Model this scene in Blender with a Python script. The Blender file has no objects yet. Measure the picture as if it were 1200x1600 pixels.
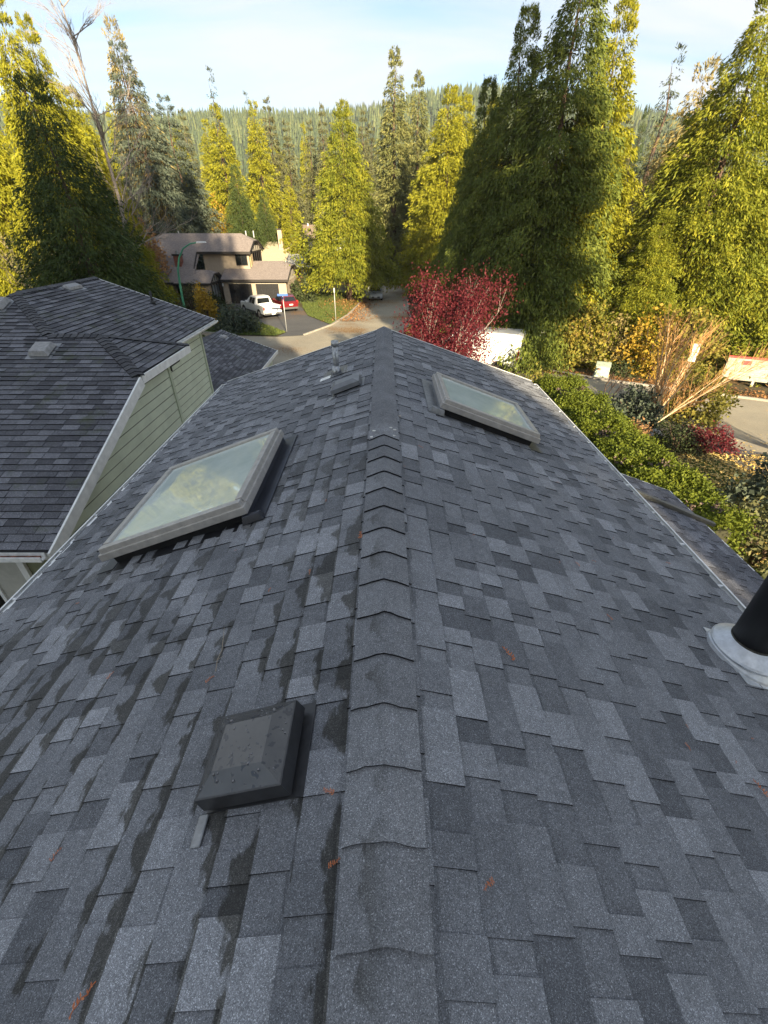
import bpy, bmesh, math, random
import numpy as np
from mathutils import Vector, Matrix

# ------------------------------------------------------------------ camera, sky, sun, exposure
scene = bpy.context.scene
C = scene.collection
R = math.radians
cam_d = bpy.data.cameras.new('camera'); cam = bpy.data.objects.new('camera', cam_d); C.objects.link(cam)
cam.location = (0, 0, 8.3); cam.rotation_euler = (R(90 - 33.787), 0, 0)
cam_d.sensor_fit = 'VERTICAL'; cam_d.sensor_height = 24; cam_d.lens = 24 * 680 / 1600
cam_d.clip_start = 0.02; cam_d.clip_end = 6000
scene.camera = cam

SUN_EL = 17.0
SUN_DIR = Vector((0.30, -0.954, math.tan(R(SUN_EL)))).normalized()      # towards the sun
world = bpy.data.worlds.new('World'); scene.world = world; world.use_nodes = True
wn = world.node_tree.nodes; wl = world.node_tree.links; wn.clear()
w_out = wn.new('ShaderNodeOutputWorld'); w_bg = wn.new('ShaderNodeBackground'); w_bg.inputs[1].default_value = 0.055
sky = wn.new('ShaderNodeTexSky'); sky.sky_type = 'NISHITA'; sky.sun_disc = False
sky.sun_elevation = R(SUN_EL); sky.sun_rotation = math.atan2(SUN_DIR.x, SUN_DIR.y)
sky.air_density = 1.0; sky.dust_density = 0.3; sky.ozone_density = 1.6
# thin cirrus, from the direction of view on a flat cloud deck
tc = wn.new('ShaderNodeTexCoord'); sep = wn.new('ShaderNodeSeparateXYZ'); wl.new(tc.outputs['Generated'], sep.inputs[0])
def wmath(op, a, b=None):
    n = wn.new('ShaderNodeMath'); n.operation = op
    for i, v in enumerate((a, b)):
        if v is None: continue
        if isinstance(v, (int, float)): n.inputs[i].default_value = v
        else: wl.new(v, n.inputs[i])
    return n.outputs[0]
zc = wmath('MAXIMUM', sep.outputs[2], 0.0); zc = wmath('ADD', zc, 0.16)
cx = wmath('DIVIDE', sep.outputs[0], zc); cy = wmath('DIVIDE', sep.outputs[1], zc)
comb = wn.new('ShaderNodeCombineXYZ'); wl.new(cx, comb.inputs[0]); wl.new(cy, comb.inputs[1])
mp = wn.new('ShaderNodeMapping'); mp.inputs['Rotation'].default_value = (0, 0, R(24)); mp.inputs['Scale'].default_value = (0.42, 1.15, 1)
wl.new(comb.outputs[0], mp.inputs[0])
nz = wn.new('ShaderNodeTexNoise'); nz.inputs['Scale'].default_value = 1.25; nz.inputs['Detail'].default_value = 6; nz.inputs['Roughness'].default_value = 0.55; nz.inputs['Distortion'].default_value = 0.7
wl.new(mp.outputs[0], nz.inputs['Vector'])
cr = wn.new('ShaderNodeValToRGB'); cr.color_ramp.elements[0].position = 0.40; cr.color_ramp.elements[1].position = 0.64
cr.color_ramp.elements[0].color = (0.10, 0.10, 0.10, 1); cr.color_ramp.elements[1].color = (0.96, 0.96, 0.96, 1)
wl.new(nz.outputs[0], cr.inputs[0])
mix = wn.new('ShaderNodeMixRGB'); wl.new(cr.outputs[0], mix.inputs[0]); wl.new(sky.outputs[0], mix.inputs[1])
mix.inputs[2].default_value = (4.45, 4.7, 5.05, 1)
wl.new(mix.outputs[0], w_bg.inputs[0]); wl.new(w_bg.outputs[0], w_out.inputs[0])

sun_d = bpy.data.lights.new('sun', 'SUN'); sun_d.energy = 5.0; sun_d.angle = R(0.5); sun_d.color = (1.0, 0.83, 0.56)
sun = bpy.data.objects.new('sun', sun_d); C.objects.link(sun)
sun.rotation_euler = (-SUN_DIR).to_track_quat('-Z', 'Y').to_euler()
sun.location = (40, -70, 40)
vs = scene.view_settings
vs.view_transform = 'Standard'; vs.look = 'None'; vs.exposure = 1.95; vs.gamma = 1.0; vs.use_curve_mapping = False
scene.cycles.use_denoising = True
scene.cycles.max_bounces = 6; scene.cycles.transparent_max_bounces = 6

# ------------------------------------------------------------------ materials
MATS = {}
def nodes_of(name):
    m = bpy.data.materials.new(name); m.use_nodes = True
    nt = m.node_tree; b = nt.nodes['Principled BSDF']
    return m, nt, b
def ramp(nt, stops):
    r = nt.nodes.new('ShaderNodeValToRGB'); e = r.color_ramp.elements
    while len(e) < len(stops): e.new(0.5)
    for i, (p, c) in enumerate(stops):
        e[i].position = p; e[i].color = (*c, 1)
    return r
def pos_noise(nt, scale, detail=3, rough=0.5, stretch=None, coord='Position'):
    n = nt.nodes.new('ShaderNodeTexNoise'); n.inputs['Scale'].default_value = scale
    n.inputs['Detail'].default_value = detail; n.inputs['Roughness'].default_value = rough
    if coord == 'Position':
        g = nt.nodes.new('ShaderNodeNewGeometry'); src = g.outputs['Position']
    else:
        g = nt.nodes.new('ShaderNodeTexCoord'); src = g.outputs[coord]
    if stretch:
        mpn = nt.nodes.new('ShaderNodeMapping'); mpn.inputs['Scale'].default_value = stretch
        nt.links.new(src, mpn.inputs[0]); src = mpn.outputs[0]
    nt.links.new(src, n.inputs['Vector'])
    return n
def mixc(nt, fac, a, b, mode='MIX'):
    m = nt.nodes.new('ShaderNodeMixRGB'); m.blend_type = mode
    for i, v in enumerate((fac, a, b)):
        if isinstance(v, (int, float)): m.inputs[i].default_value = v
        elif isinstance(v, tuple): m.inputs[i].default_value = (*v, 1)
        else: nt.links.new(v, m.inputs[i])
    return m.outputs[0]
def mth(nt, op, a, b=0.0, clamp=False):
    n = nt.nodes.new('ShaderNodeMath'); n.operation = op; n.use_clamp = clamp
    for i, v in enumerate((a, b)):
        if isinstance(v, (int, float)): n.inputs[i].default_value = v
        else: nt.links.new(v, n.inputs[i])
    return n.outputs[0]
def plain(name, col, rough=0.6, metal=0.0, var=0.12, scale=6.0, spec=0.4, bump=0.0, coat=0.0):
    if name in MATS: return MATS[name]
    m, nt, b = nodes_of(name)
    n = pos_noise(nt, scale, 4, 0.6)
    lo = tuple(c * (1 - var) for c in col); hi = tuple(min(1, c * (1 + var)) for c in col)
    r = ramp(nt, [(0.3, lo), (0.7, hi)]); nt.links.new(n.outputs[0], r.inputs[0])
    nt.links.new(r.outputs[0], b.inputs['Base Color'])
    b.inputs['Roughness'].default_value = rough; b.inputs['Metallic'].default_value = metal
    b.inputs['Specular IOR Level'].default_value = spec; b.inputs['Coat Weight'].default_value = coat
    if bump:
        bp = nt.nodes.new('ShaderNodeBump'); bp.inputs['Strength'].default_value = bump; bp.inputs['Distance'].default_value = 0.02
        nt.links.new(n.outputs[0], bp.inputs['Height']); nt.links.new(bp.outputs[0], b.inputs['Normal'])
    MATS[name] = m
    return m
def shingle_mat(name, dark, light, wet=0.0, moss=0.0, grain=480.0, grain_amp=1.0):
    m, nt, b = nodes_of(name)
    at = nt.nodes.new('ShaderNodeAttribute'); at.attribute_name = 'tone'
    r = ramp(nt, [(0.0, (0.012, 0.012, 0.014)), (0.06, (0.012, 0.012, 0.014)), (0.12, dark), (1.0, light)]); nt.links.new(at.outputs['Fac'], r.inputs[0])
    col = r.outputs[0]
    # mineral granules: single cells of dark, mid and pale grit
    g = nt.nodes.new('ShaderNodeNewGeometry')
    vo = nt.nodes.new('ShaderNodeTexVoronoi'); vo.inputs['Scale'].default_value = grain; vo.feature = 'F1'
    nt.links.new(g.outputs['Position'], vo.inputs['Vector'])
    sp = nt.nodes.new('ShaderNodeSeparateColor'); nt.links.new(vo.outputs['Color'], sp.inputs[0])
    lo, hi = 1 - 0.5 * grain_amp, 1 + 1.5 * grain_amp
    gr = ramp(nt, [(0.0, (lo,) * 3), (0.35, (0.8 + .2 * (1 - grain_amp),) * 3), (0.72, (1.02,) * 3), (0.93, (1.4,) * 3), (1.0, (hi,) * 3)])
    nt.links.new(sp.outputs[0], gr.inputs[0])
    col = mixc(nt, 1.0, col, gr.outputs[0], 'MULTIPLY')
    n2 = pos_noise(nt, 2.2, 4, 0.6)
    r2 = ramp(nt, [(0.3, (0.84,) * 3), (0.7, (1.14,) * 3)]); nt.links.new(n2.outputs[0], r2.inputs[0])
    col = mixc(nt, 1.0, col, r2.outputs[0], 'MULTIPLY')
    n5 = pos_noise(nt, 28, 3, 0.6)
    r5 = ramp(nt, [(0.3, (0.88,) * 3), (0.7, (1.1,) * 3)]); nt.links.new(n5.outputs[0], r5.inputs[0])
    col = mixc(nt, 1.0, col, r5.outputs[0], 'MULTIPLY')
    rough = None
    if wet:
        n4 = pos_noise(nt, 1.0, 2, 0.5, (0.9, 0.7, 1.0)); n5b = pos_noise(nt, 1.0, 4, 0.6, (34.0, 11.0, 10.0))
        sx = nt.nodes.new('ShaderNodeSeparateXYZ'); nt.links.new(g.outputs['Position'], sx.inputs[0])
        cv = mth(nt, 'DIVIDE', mth(nt, 'ABSOLUTE', sx.outputs[0]), 0.143 * 0.93634)
        ck = mth(nt, 'FLOOR', cv); cf = mth(nt, 'FRACT', cv)
        cb = nt.nodes.new('ShaderNodeCombineXYZ'); nt.links.new(mth(nt, 'MULTIPLY', ck, 3.7), cb.inputs[0]); nt.links.new(mth(nt, 'MULTIPLY', sx.outputs[1], 3.6), cb.inputs[1])
        n3 = nt.nodes.new('ShaderNodeTexNoise'); n3.inputs['Scale'].default_value = 1.0; n3.inputs['Detail'].default_value = 2; nt.links.new(cb.outputs[0], n3.inputs['Vector'])
        side = mth(nt, 'MULTIPLY', mth(nt, 'ADD', sx.outputs[0], -0.02), -9.0, True)
        far = mth(nt, 'SUBTRACT', 1.3, mth(nt, 'MULTIPLY', sx.outputs[1], 0.24), True)
        a = mth(nt, 'ADD', n3.outputs[0], mth(nt, 'MULTIPLY', mth(nt, 'SUBTRACT', n4.outputs[0], 0.5), 0.55))
        a = mth(nt, 'ADD', a, mth(nt, 'MULTIPLY', mth(nt, 'SUBTRACT', 0.5, cf), 0.30))
        a = mth(nt, 'ADD', a, mth(nt, 'MULTIPLY', mth(nt, 'SUBTRACT', n5b.outputs[0], 0.5), 0.30))
        a = mth(nt, 'MULTIPLY', mth(nt, 'SUBTRACT', a, 0.585), 24.0, True)
        a = mth(nt, 'MULTIPLY', mth(nt, 'MULTIPLY', a, side), far)
        col = mixc(nt, a, col, mixc(nt, 1.0, col, (0.36, 0.345, 0.305), 'MULTIPLY'))
        rough = mth(nt, 'SUBTRACT', 0.92, mth(nt, 'MULTIPLY', a, 0.22))
    if moss:
        n6 = pos_noise(nt, 1.7, 5, 0.7); r6 = ramp(nt, [(0.55, (0, 0, 0)), (0.72, (moss,) * 3)]); nt.links.new(n6.outputs[0], r6.inputs[0])
        col = mixc(nt, r6.outputs[0], col, (0.075, 0.085, 0.05))
    nt.links.new(col, b.inputs['Base Color'])
    b.inputs['Roughness'].default_value = 0.92
    if rough is not None: nt.links.new(rough, b.inputs['Roughness'])
    b.inputs['Specular IOR Level'].default_value = 0.25
    bp = nt.nodes.new('ShaderNodeBump'); bp.inputs['Strength'].default_value = 0.35; bp.inputs['Distance'].default_value = 0.002
    nt.links.new(sp.outputs[1], bp.inputs['Height']); nt.links.new(bp.outputs[0], b.inputs['Normal'])
    MATS[name] = m
    return m
def leaf_mat(name, stops, trans=0.3, patch=0.35, scale=0.35):
    """foliage: colour by each leaf's own tone plus broad patches"""
    m, nt, b = nodes_of(name)
    at = nt.nodes.new('ShaderNodeAttribute'); at.attribute_name = 'tone'
    n = pos_noise(nt, scale, 3, 0.6)
    f = mth(nt, 'ADD', mth(nt, 'MULTIPLY', at.outputs['Fac'], 1 - patch), mth(nt, 'MULTIPLY', n.outputs[0], patch), True)
    r = ramp(nt, stops); nt.links.new(f, r.inputs[0])
    out = nt.nodes['Material Output']
    b.inputs['Roughness'].default_value = 0.65; b.inputs['Specular IOR Level'].default_value = 0.2
    nt.links.new(r.outputs[0], b.inputs['Base Color'])
    tr = nt.nodes.new('ShaderNodeBsdfTranslucent'); nt.links.new(r.outputs[0], tr.inputs[0])
    mx = nt.nodes.new('ShaderNodeMixShader'); mx.inputs[0].default_value = trans
    nt.links.new(b.outputs[0], mx.inputs[1]); nt.links.new(tr.outputs[0], mx.inputs[2]); nt.links.new(mx.outputs[0], out.inputs[0])
    MATS[name] = m
    return m
def ground_mat(name, stops, scale, detail=8, fine=40.0, fine_amp=0.35, rough=0.95, stretch=None, bump=0.3):
    m, nt, b = nodes_of(name)
    n = pos_noise(nt, scale, detail, 0.65, stretch); r = ramp(nt, stops); nt.links.new(n.outputs[0], r.inputs[0])
    n2 = pos_noise(nt, fine, 3, 0.7); r2 = ramp(nt, [(0.3, (1 - fine_amp,) * 3), (0.7, (1 + fine_amp,) * 3)]); nt.links.new(n2.outputs[0], r2.inputs[0])
    nt.links.new(mixc(nt, 1.0, r.outputs[0], r2.outputs[0], 'MULTIPLY'), b.inputs['Base Color'])
    b.inputs['Roughness'].default_value = rough; b.inputs['Specular IOR Level'].default_value = 0.2
    bp = nt.nodes.new('ShaderNodeBump'); bp.inputs['Strength'].default_value = bump; bp.inputs['Distance'].default_value = 0.02
    nt.links.new(n2.outputs[0], bp.inputs['Height']); nt.links.new(bp.outputs[0], b.inputs['Normal'])
    MATS[name] = m
    return m

# ------------------------------------------------------------------ mesh helpers
def link(o, parent=None):
    C.objects.link(o)
    if parent is not None: o.parent = parent
    return o
def tag(o, label=None, cat=None, group=None, kind=None):
    if label: o['label'] = label
    if cat: o['category'] = cat
    if group: o['group'] = group
    if kind: o['kind'] = kind
    return o
def empty(name, loc=(0, 0, 0), rz=0.0, parent=None):
    o = bpy.data.objects.new(name, None); o.empty_display_size = 0.2
    o.location = loc; o.rotation_euler = (0, 0, rz)
    return link(o, parent)
def np_mesh(name, V, F, mat, tone=None, smooth=False):
    """V (n,3), F (m,k) all faces of one size"""
    me = bpy.data.meshes.new(name)
    V = np.asarray(V, dtype=np.float32); F = np.asarray(F, dtype=np.int32); k = F.shape[1]
    me.vertices.add(len(V)); me.vertices.foreach_set('co', V.ravel())
    me.loops.add(F.size); me.loops.foreach_set('vertex_index', F.ravel())
    me.polygons.add(len(F)); me.polygons.foreach_set('loop_start', np.arange(len(F), dtype=np.int32) * k)
    me.polygons.foreach_set('loop_total', np.full(len(F), k, dtype=np.int32))
    if smooth: me.polygons.foreach_set('use_smooth', np.ones(len(F), dtype=bool))
    me.update(calc_edges=True)
    if tone is not None:
        a = me.attributes.new('tone', 'FLOAT', 'FACE'); a.data.foreach_set('value', np.asarray(tone, dtype=np.float32))
    me.materials.append(mat)
    return me
class MB:
    """collects polygons for one mesh object"""
    def __init__(s): s.v = []; s.f = []; s.t = []
    def poly(s, pts, tone=0.5):
        i = len(s.v); s.v += [tuple(p) for p in pts]; s.f.append(tuple(range(i, i + len(pts)))); s.t.append(tone); return s
    def box(s, x0, x1, y0, y1, z0, z1, tone=0.5):
        return s.hexa([(x0, y0, z0), (x1, y0, z0), (x1, y1, z0), (x0, y1, z0), (x0, y0, z1), (x1, y0, z1), (x1, y1, z1), (x0, y1, z1)], tone)
    def hexa(s, p, tone=0.5):
        i = len(s.v); s.v += [tuple(q) for q in p]
        for f in ((3, 2, 1, 0), (4, 5, 6, 7), (0, 1, 5, 4), (1, 2, 6, 5), (2, 3, 7, 6), (3, 0, 4, 7)):
            s.f.append(tuple(i + a for a in f)); s.t.append(tone)
        return s
    def shingle(s, p, tone, band=0.0):
        s.hexa(p, 0.0)                                     # asphalt edges black, granules on top
        i = len(s.v) - 8; t = 0.12 + 0.88 * tone
        s.t[-5] = t
        if band:                                           # printed dark band along the top of the exposure
            a, b, c_, d = (Vector(p[k]) for k in (4, 5, 6, 7)); j = len(s.v)
            s.v += [tuple(a.lerp(d, band)), tuple(b.lerp(c_, band))]
            s.f[-5] = (j, j + 1, i + 6, i + 7); s.f.append((i + 4, i + 5, j + 1, j)); s.t.append(0.12 + 0.25 * tone)
        return s
    def slab(s, pts, th, tone=0.5):
        """polygon with thickness th downwards along its own normal"""
        P = [Vector(p) for p in pts]; n = (P[1] - P[0]).cross(P[-1] - P[0]).normalized()
        Q = [p - n * th for p in P]; k = len(P)
        s.poly(P, tone); s.poly(Q[::-1], tone)
        for a in range(k):
            b = (a + 1) % k; s.poly([P[b], P[a], Q[a], Q[b]], tone)
        return s
    def bar(s, a, b, w, h, up=(0, 0, 1), tone=0.5):
        """square bar from a to b, w across, h along up"""
        a = Vector(a); b = Vector(b); d = (b - a).normalized(); u = Vector(up); sd = d.cross(u)
        if sd.length < 1e-4: sd = d.cross(Vector((1, 0, 0)))
        sd.normalize(); u = sd.cross(d).normalized(); sd *= w / 2; u = u * (h / 2)
        return s.hexa([a - sd - u, a + sd - u, b + sd - u, b - sd - u, a - sd + u, a + sd + u, b + sd + u, b - sd + u], tone)
    def tube(s, pts, rad, n=8, caps=True, tone=0.5):
        P = [Vector(p) for p in pts]; base = len(s.v)
        if isinstance(rad, (int, float)): rad = [rad] * len(P)
        ref = None
        for i, p in enumerate(P):
            d = (P[min(i + 1, len(P) - 1)] - P[max(i - 1, 0)]).normalized()
            if ref is None: ref = d.orthogonal().normalized()
            ref = (ref - d * ref.dot(d)).normalized(); bi = d.cross(ref)
            for k in range(n):
                a = 2 * math.pi * k / n
                s.v.append(tuple(p + (ref * math.cos(a) + bi * math.sin(a)) * rad[i]))
        for i in range(len(P) - 1):
            for k in range(n):
                k2 = (k + 1) % n
                s.f.append((base + i * n + k, base + i * n + k2, base + (i + 1) * n + k2, base + (i + 1) * n + k)); s.t.append(tone)
        if caps:
            s.f.append(tuple(base + k for k in range(n))[::-1]); s.t.append(tone)
            s.f.append(tuple(base + (len(P) - 1) * n + k for k in range(n))); s.t.append(tone)
        return s
    def mesh(s, name, mat, smooth=False):
        me = bpy.data.meshes.new(name); me.from_pydata(s.v, [], s.f); me.update()
        a = me.attributes.new('tone', 'FLOAT', 'FACE'); a.data.foreach_set('value', s.t)
        if smooth:
            for p in me.polygons: p.use_smooth = True
        me.materials.append(mat)
        return me
    def build(s, name, mat, parent=None, smooth=False, bevel=0.0, seg=2):
        o = bpy.data.objects.new(name, s.mesh(name, mat, smooth)); link(o, parent)
        if bevel:
            md = o.modifiers.new('bevel', 'BEVEL'); md.width = bevel; md.segments = seg; md.limit_method = 'ANGLE'; md.angle_limit = R(35)
            for p in o.data.polygons: p.use_smooth = True
            wn_ = o.modifiers.new('wn', 'WEIGHTED_NORMAL'); wn_.keep_sharp = True
        return o
def copy_tree(o, parent=None):
    c = o.copy(); C.objects.link(c); c.parent = parent
    for ch in list(o.children): copy_tree(ch, c)
    return c

# camera maths, used only to pick which shingles show largest
_c, _s = math.cos(R(33.787)), math.sin(R(33.787))
def shown_size(p):
    D = 8.3 - p[2]; z = p[1] * _c + D * _s
    if z < 0.15: return 0.0
    x = p[0] / z; y = (D * _c - p[1] * _s) / z
    if abs(x) > 0.93 or abs(y) > 1.22: return 0.0
    return 1.0 / (z * z)

# ------------------------------------------------------------------ the setting: ground, roads, lawns, hills
rng = np.random.default_rng(7); rnd = random.Random(11)
m_earth = ground_mat('leafy_earth', [(0.25, (0.045, 0.04, 0.022)), (0.5, (0.075, 0.058, 0.03)), (0.62, (0.09, 0.085, 0.035)), (0.8, (0.14, 0.085, 0.035))], 0.35, fine=9, fine_amp=0.5)
m_grass = ground_mat('lawn_grass', [(0.3, (0.05, 0.075, 0.018)), (0.52, (0.075, 0.105, 0.025)), (0.68, (0.115, 0.115, 0.035)), (0.82, (0.16, 0.10, 0.035))], 0.45, fine=14, fine_amp=0.45)
def asphalt(name, a, b_, leaf):
    m, nt, b = nodes_of(name)
    n = pos_noise(nt, 0.35, 6, 0.65); r = ramp(nt, [(0.3, a), (0.7, b_)]); nt.links.new(n.outputs[0], r.inputs[0])
    n2 = pos_noise(nt, 60, 2, 0.7); r2 = ramp(nt, [(0.3, (0.75,) * 3), (0.7, (1.25,) * 3)]); nt.links.new(n2.outputs[0], r2.inputs[0])
    col = mixc(nt, 1.0, r.outputs[0], r2.outputs[0], 'MULTIPLY')
    n3 = pos_noise(nt, 7.0, 6, 0.8); n4 = pos_noise(nt, 0.16, 3, 0.5)
    f = mth(nt, 'ADD', n3.outputs[0], mth(nt, 'MULTIPLY', n4.outputs[0], 0.9))
    f = mth(nt, 'MULTIPLY', mth(nt, 'SUBTRACT', f, leaf), 9.0, True)
    col = mixc(nt, f, col, (0.21, 0.115, 0.04))
    nt.links.new(col, b.inputs['Base Color']); b.inputs['Roughness'].default_value = 0.85; b.inputs['Specular IOR Level'].default_value = 0.25
    MATS[name] = m
    return m
m_road = asphalt('asphalt_road', (0.235, 0.213, 0.170), (0.33, 0.295, 0.225), 1.02)
m_drive = asphalt('asphalt_drive', (0.075, 0.075, 0.078), (0.105, 0.104, 0.103), 1.06)
m_drive2 = asphalt('leafy_drive', (0.075, 0.075, 0.08), (0.10, 0.10, 0.105), 0.97)
m_kerb = plain('kerb_concrete', (0.30, 0.275, 0.235), 0.9, var=0.25, scale=3)

def sheet(name, pts, z, mat):
    o = MB().poly([(x, y, z) for x, y in pts]).build(name, mat); return tag(o, kind='structure')
sheet('ground', [(-900, -300), (900, -300), (900, 260), (-900, 260)], 0.0, m_earth)
KF = [(60, 4.5), (40, 14.2), (30, 18.9), (21.2, 23.3), (13.9, 27.0), (10.8, 29.3), (9.2, 32.2), (6.6, 34.6), (4.2, 36.8), (2.9, 41), (2.6, 50), (2.8, 60), (3.4, 75), (4.6, 92), (7.5, 112), (12, 132)]
KN = [(60, -4.5), (38, 6.6), (28, 11.2), (19, 15.6), (11, 19.6), (4, 23.2), (-4, 27), (-14, 31), (-30, 37)]
KL = [(-30, 45.5), (-20, 42.3), (-13, 40.0), (-9.2, 39.5), (-6.9, 40.1), (-4.9, 44.6), (-3.7, 50.0), (-3.0, 56), (-2.3, 66), (-1.0, 80), (0.6, 95), (3.2, 112), (7.5, 134)]
sheet('road', KN + KL + KF[::-1], 0.004, m_road)
def kerb(name, line, side):
    mb = MB(); L = [Vector((x, y, 0)) for x, y in line]; N = []
    for i in range(len(L)):
        d = (L[min(i + 1, len(L) - 1)] - L[max(i - 1, 0)]).normalized(); N.append(Vector((-d.y, d.x, 0)) * side)
    for i in range(len(L) - 1):
        a, b, na, nb = L[i], L[i + 1], N[i] * 0.16, N[i + 1] * 0.16
        z = Vector((0, 0, 0.11))
        mb.hexa([a, b, b + nb, a + na, a + z, b + z, b + nb + z, a + na + z])
    return tag(mb.build(name, m_kerb), kind='structure')
kerb('kerb', KF, -1); kerb('kerb', KL[4:], 1); kerb('kerb', KL[:3], 1)
sheet('lawn', [(-12.9, 40.2), (-9.4, 39.8), (-8.7, 41.2), (-10.3, 43.2), (-11.6, 45.0), (-14.2, 48.6), (-16.5, 52.3), (-30, 50), (-30, 46)], 0.05, m_grass)
sheet('lawn', [(-5.1, 44.7), (-3.9, 50.0), (-3.2, 56), (-2.5, 66), (-4, 70), (-10, 68), (-10.6, 61), (-9.3, 54.5), (-8.0, 49.5)], 0.05, m_grass)
sheet('driveway', [(-9.2, 39.55), (-6.9, 40.15), (-5.0, 44.5), (-8.0, 49.4), (-9.4, 54.5), (-11.4, 58), (-18.4, 57.8), (-16.3, 52.2), (-14.1, 48.5), (-11.5, 44.9), (-10.2, 43.1), (-8.75, 41.3)], 0.012, m_drive)
sheet('driveway', [(19.5, 15.4), (14.4, 17.9), (14.6, 15.0), (16.0, 12), (17, 5), (17, -4), (23, -4), (23, 6), (22.5, 12)], 0.008, m_drive2)
sheet('lawn', [(9.2, 8), (16.0, 8), (15.4, 12.2), (14.2, 14.8), (13.9, 16.2), (9.2, 16.6)], 0.012, m_grass)

# far hills
def hill_height(x, y):
    d = np.clip((y - 330) / 560.0, 0, 1); rise = d * d * (3 - 2 * d)
    top = 136 + 8 * np.sin(x / 130.0 + 0.6) + 4 * np.sin(x / 47.0) + 0.10 * np.clip(x, 0, 170) - 0.16 * np.clip(x - 220, 0, 450)
    return rise * top
gx = np.linspace(-1500, 1500, 121); gy = np.linspace(258, 1300, 40)
GX, GY = np.meshgrid(gx, gy); GZ = hill_height(GX, GY) - np.clip(GY - 960, 0, None) * 0.3
V = np.stack([GX, GY, GZ], -1).reshape(-1, 3); nx = len(gx)
F = np.array([(j * nx + i, j * nx + i + 1, (j + 1) * nx + i + 1, (j + 1) * nx + i) for j in range(len(gy) - 1) for i in range(nx - 1)])
m_hill = ground_mat('hill_floor', [(0.3, (0.03, 0.042, 0.018)), (0.7, (0.055, 0.065, 0.028))], 0.03, fine=0.4)
hill = bpy.data.objects.new('hill', np_mesh('hill', V, F, m_hill, smooth=True)); link(hill); tag(hill, kind='structure')
m_farleaf = leaf_mat('far_conifer', [(0.0, (0.028, 0.045, 0.022)), (0.45, (0.058, 0.080, 0.032)), (0.8, (0.105, 0.125, 0.045)), (1.0, (0.17, 0.15, 0.055))], 0.0, 0.3, 0.02)
def far_wood(n, xr, yr, hr, seed, bound=None):
    g = np.random.default_rng(seed)
    x = g.uniform(*xr, n); y = g.uniform(*yr, n) if bound is None else bound(g, n)
    keep = np.abs(x) < y * 1.15 + 60; x, y = x[keep], y[keep]; n = len(x)
    z = hill_height(x, y) - np.clip(y - 960, 0, None) * 0.3 - 0.5
    h = g.uniform(*hr, n); r = h * g.uniform(0.13, 0.2, n); tone = g.random(n)
    k = 6; ang = np.arange(k) * 2 * np.pi / k
    Vs, Fs, Ts = [], [], []; base = 0
    for (z0, z1, rr) in ((0.05, 0.62, 1.0), (0.33, 0.84, 0.7), (0.58, 1.0, 0.42)):
        a = ang[None, :] + g.random((n, 1)) * 6; rad = r[:, None] * rr * g.uniform(0.65, 1.25, (n, k))
        ring = np.stack([x[:, None] + rad * np.cos(a), y[:, None] + rad * np.sin(a), (z + h * z0)[:, None] - rad * g.uniform(0, .5, (n, k))], -1)
        apex = np.stack([x + g.normal(0, .15, n), y, z + h * z1], -1)[:, None, :]
        Vs.append(np.concatenate([ring, apex], 1).reshape(-1, 3))
        idx = np.arange(n)[:, None, None] * (k + 1) + base
        f = np.stack([np.arange(k), (np.arange(k) + 1) % k, np.full(k, k)], -1)[None] + idx
        Fs.append(f.reshape(-1, 3)); Ts.append(np.clip(np.repeat(tone, k) + g.normal(0, .13, n * k), 0, 1)); base += n * (k + 1)
    return np.concatenate(Vs), np.concatenate(Fs), np.concatenate(Ts)
V, F, T = far_wood(24000, (-1000, 1000), (262, 940), (10, 17), 5)
wood = bpy.data.objects.new('hillside_wood', np_mesh('hillside_wood', V, F, m_farleaf, T)); link(wood)
tag(wood, 'dense conifer wood covering the far hillside below the skyline', 'wood', kind='stuff')

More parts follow.
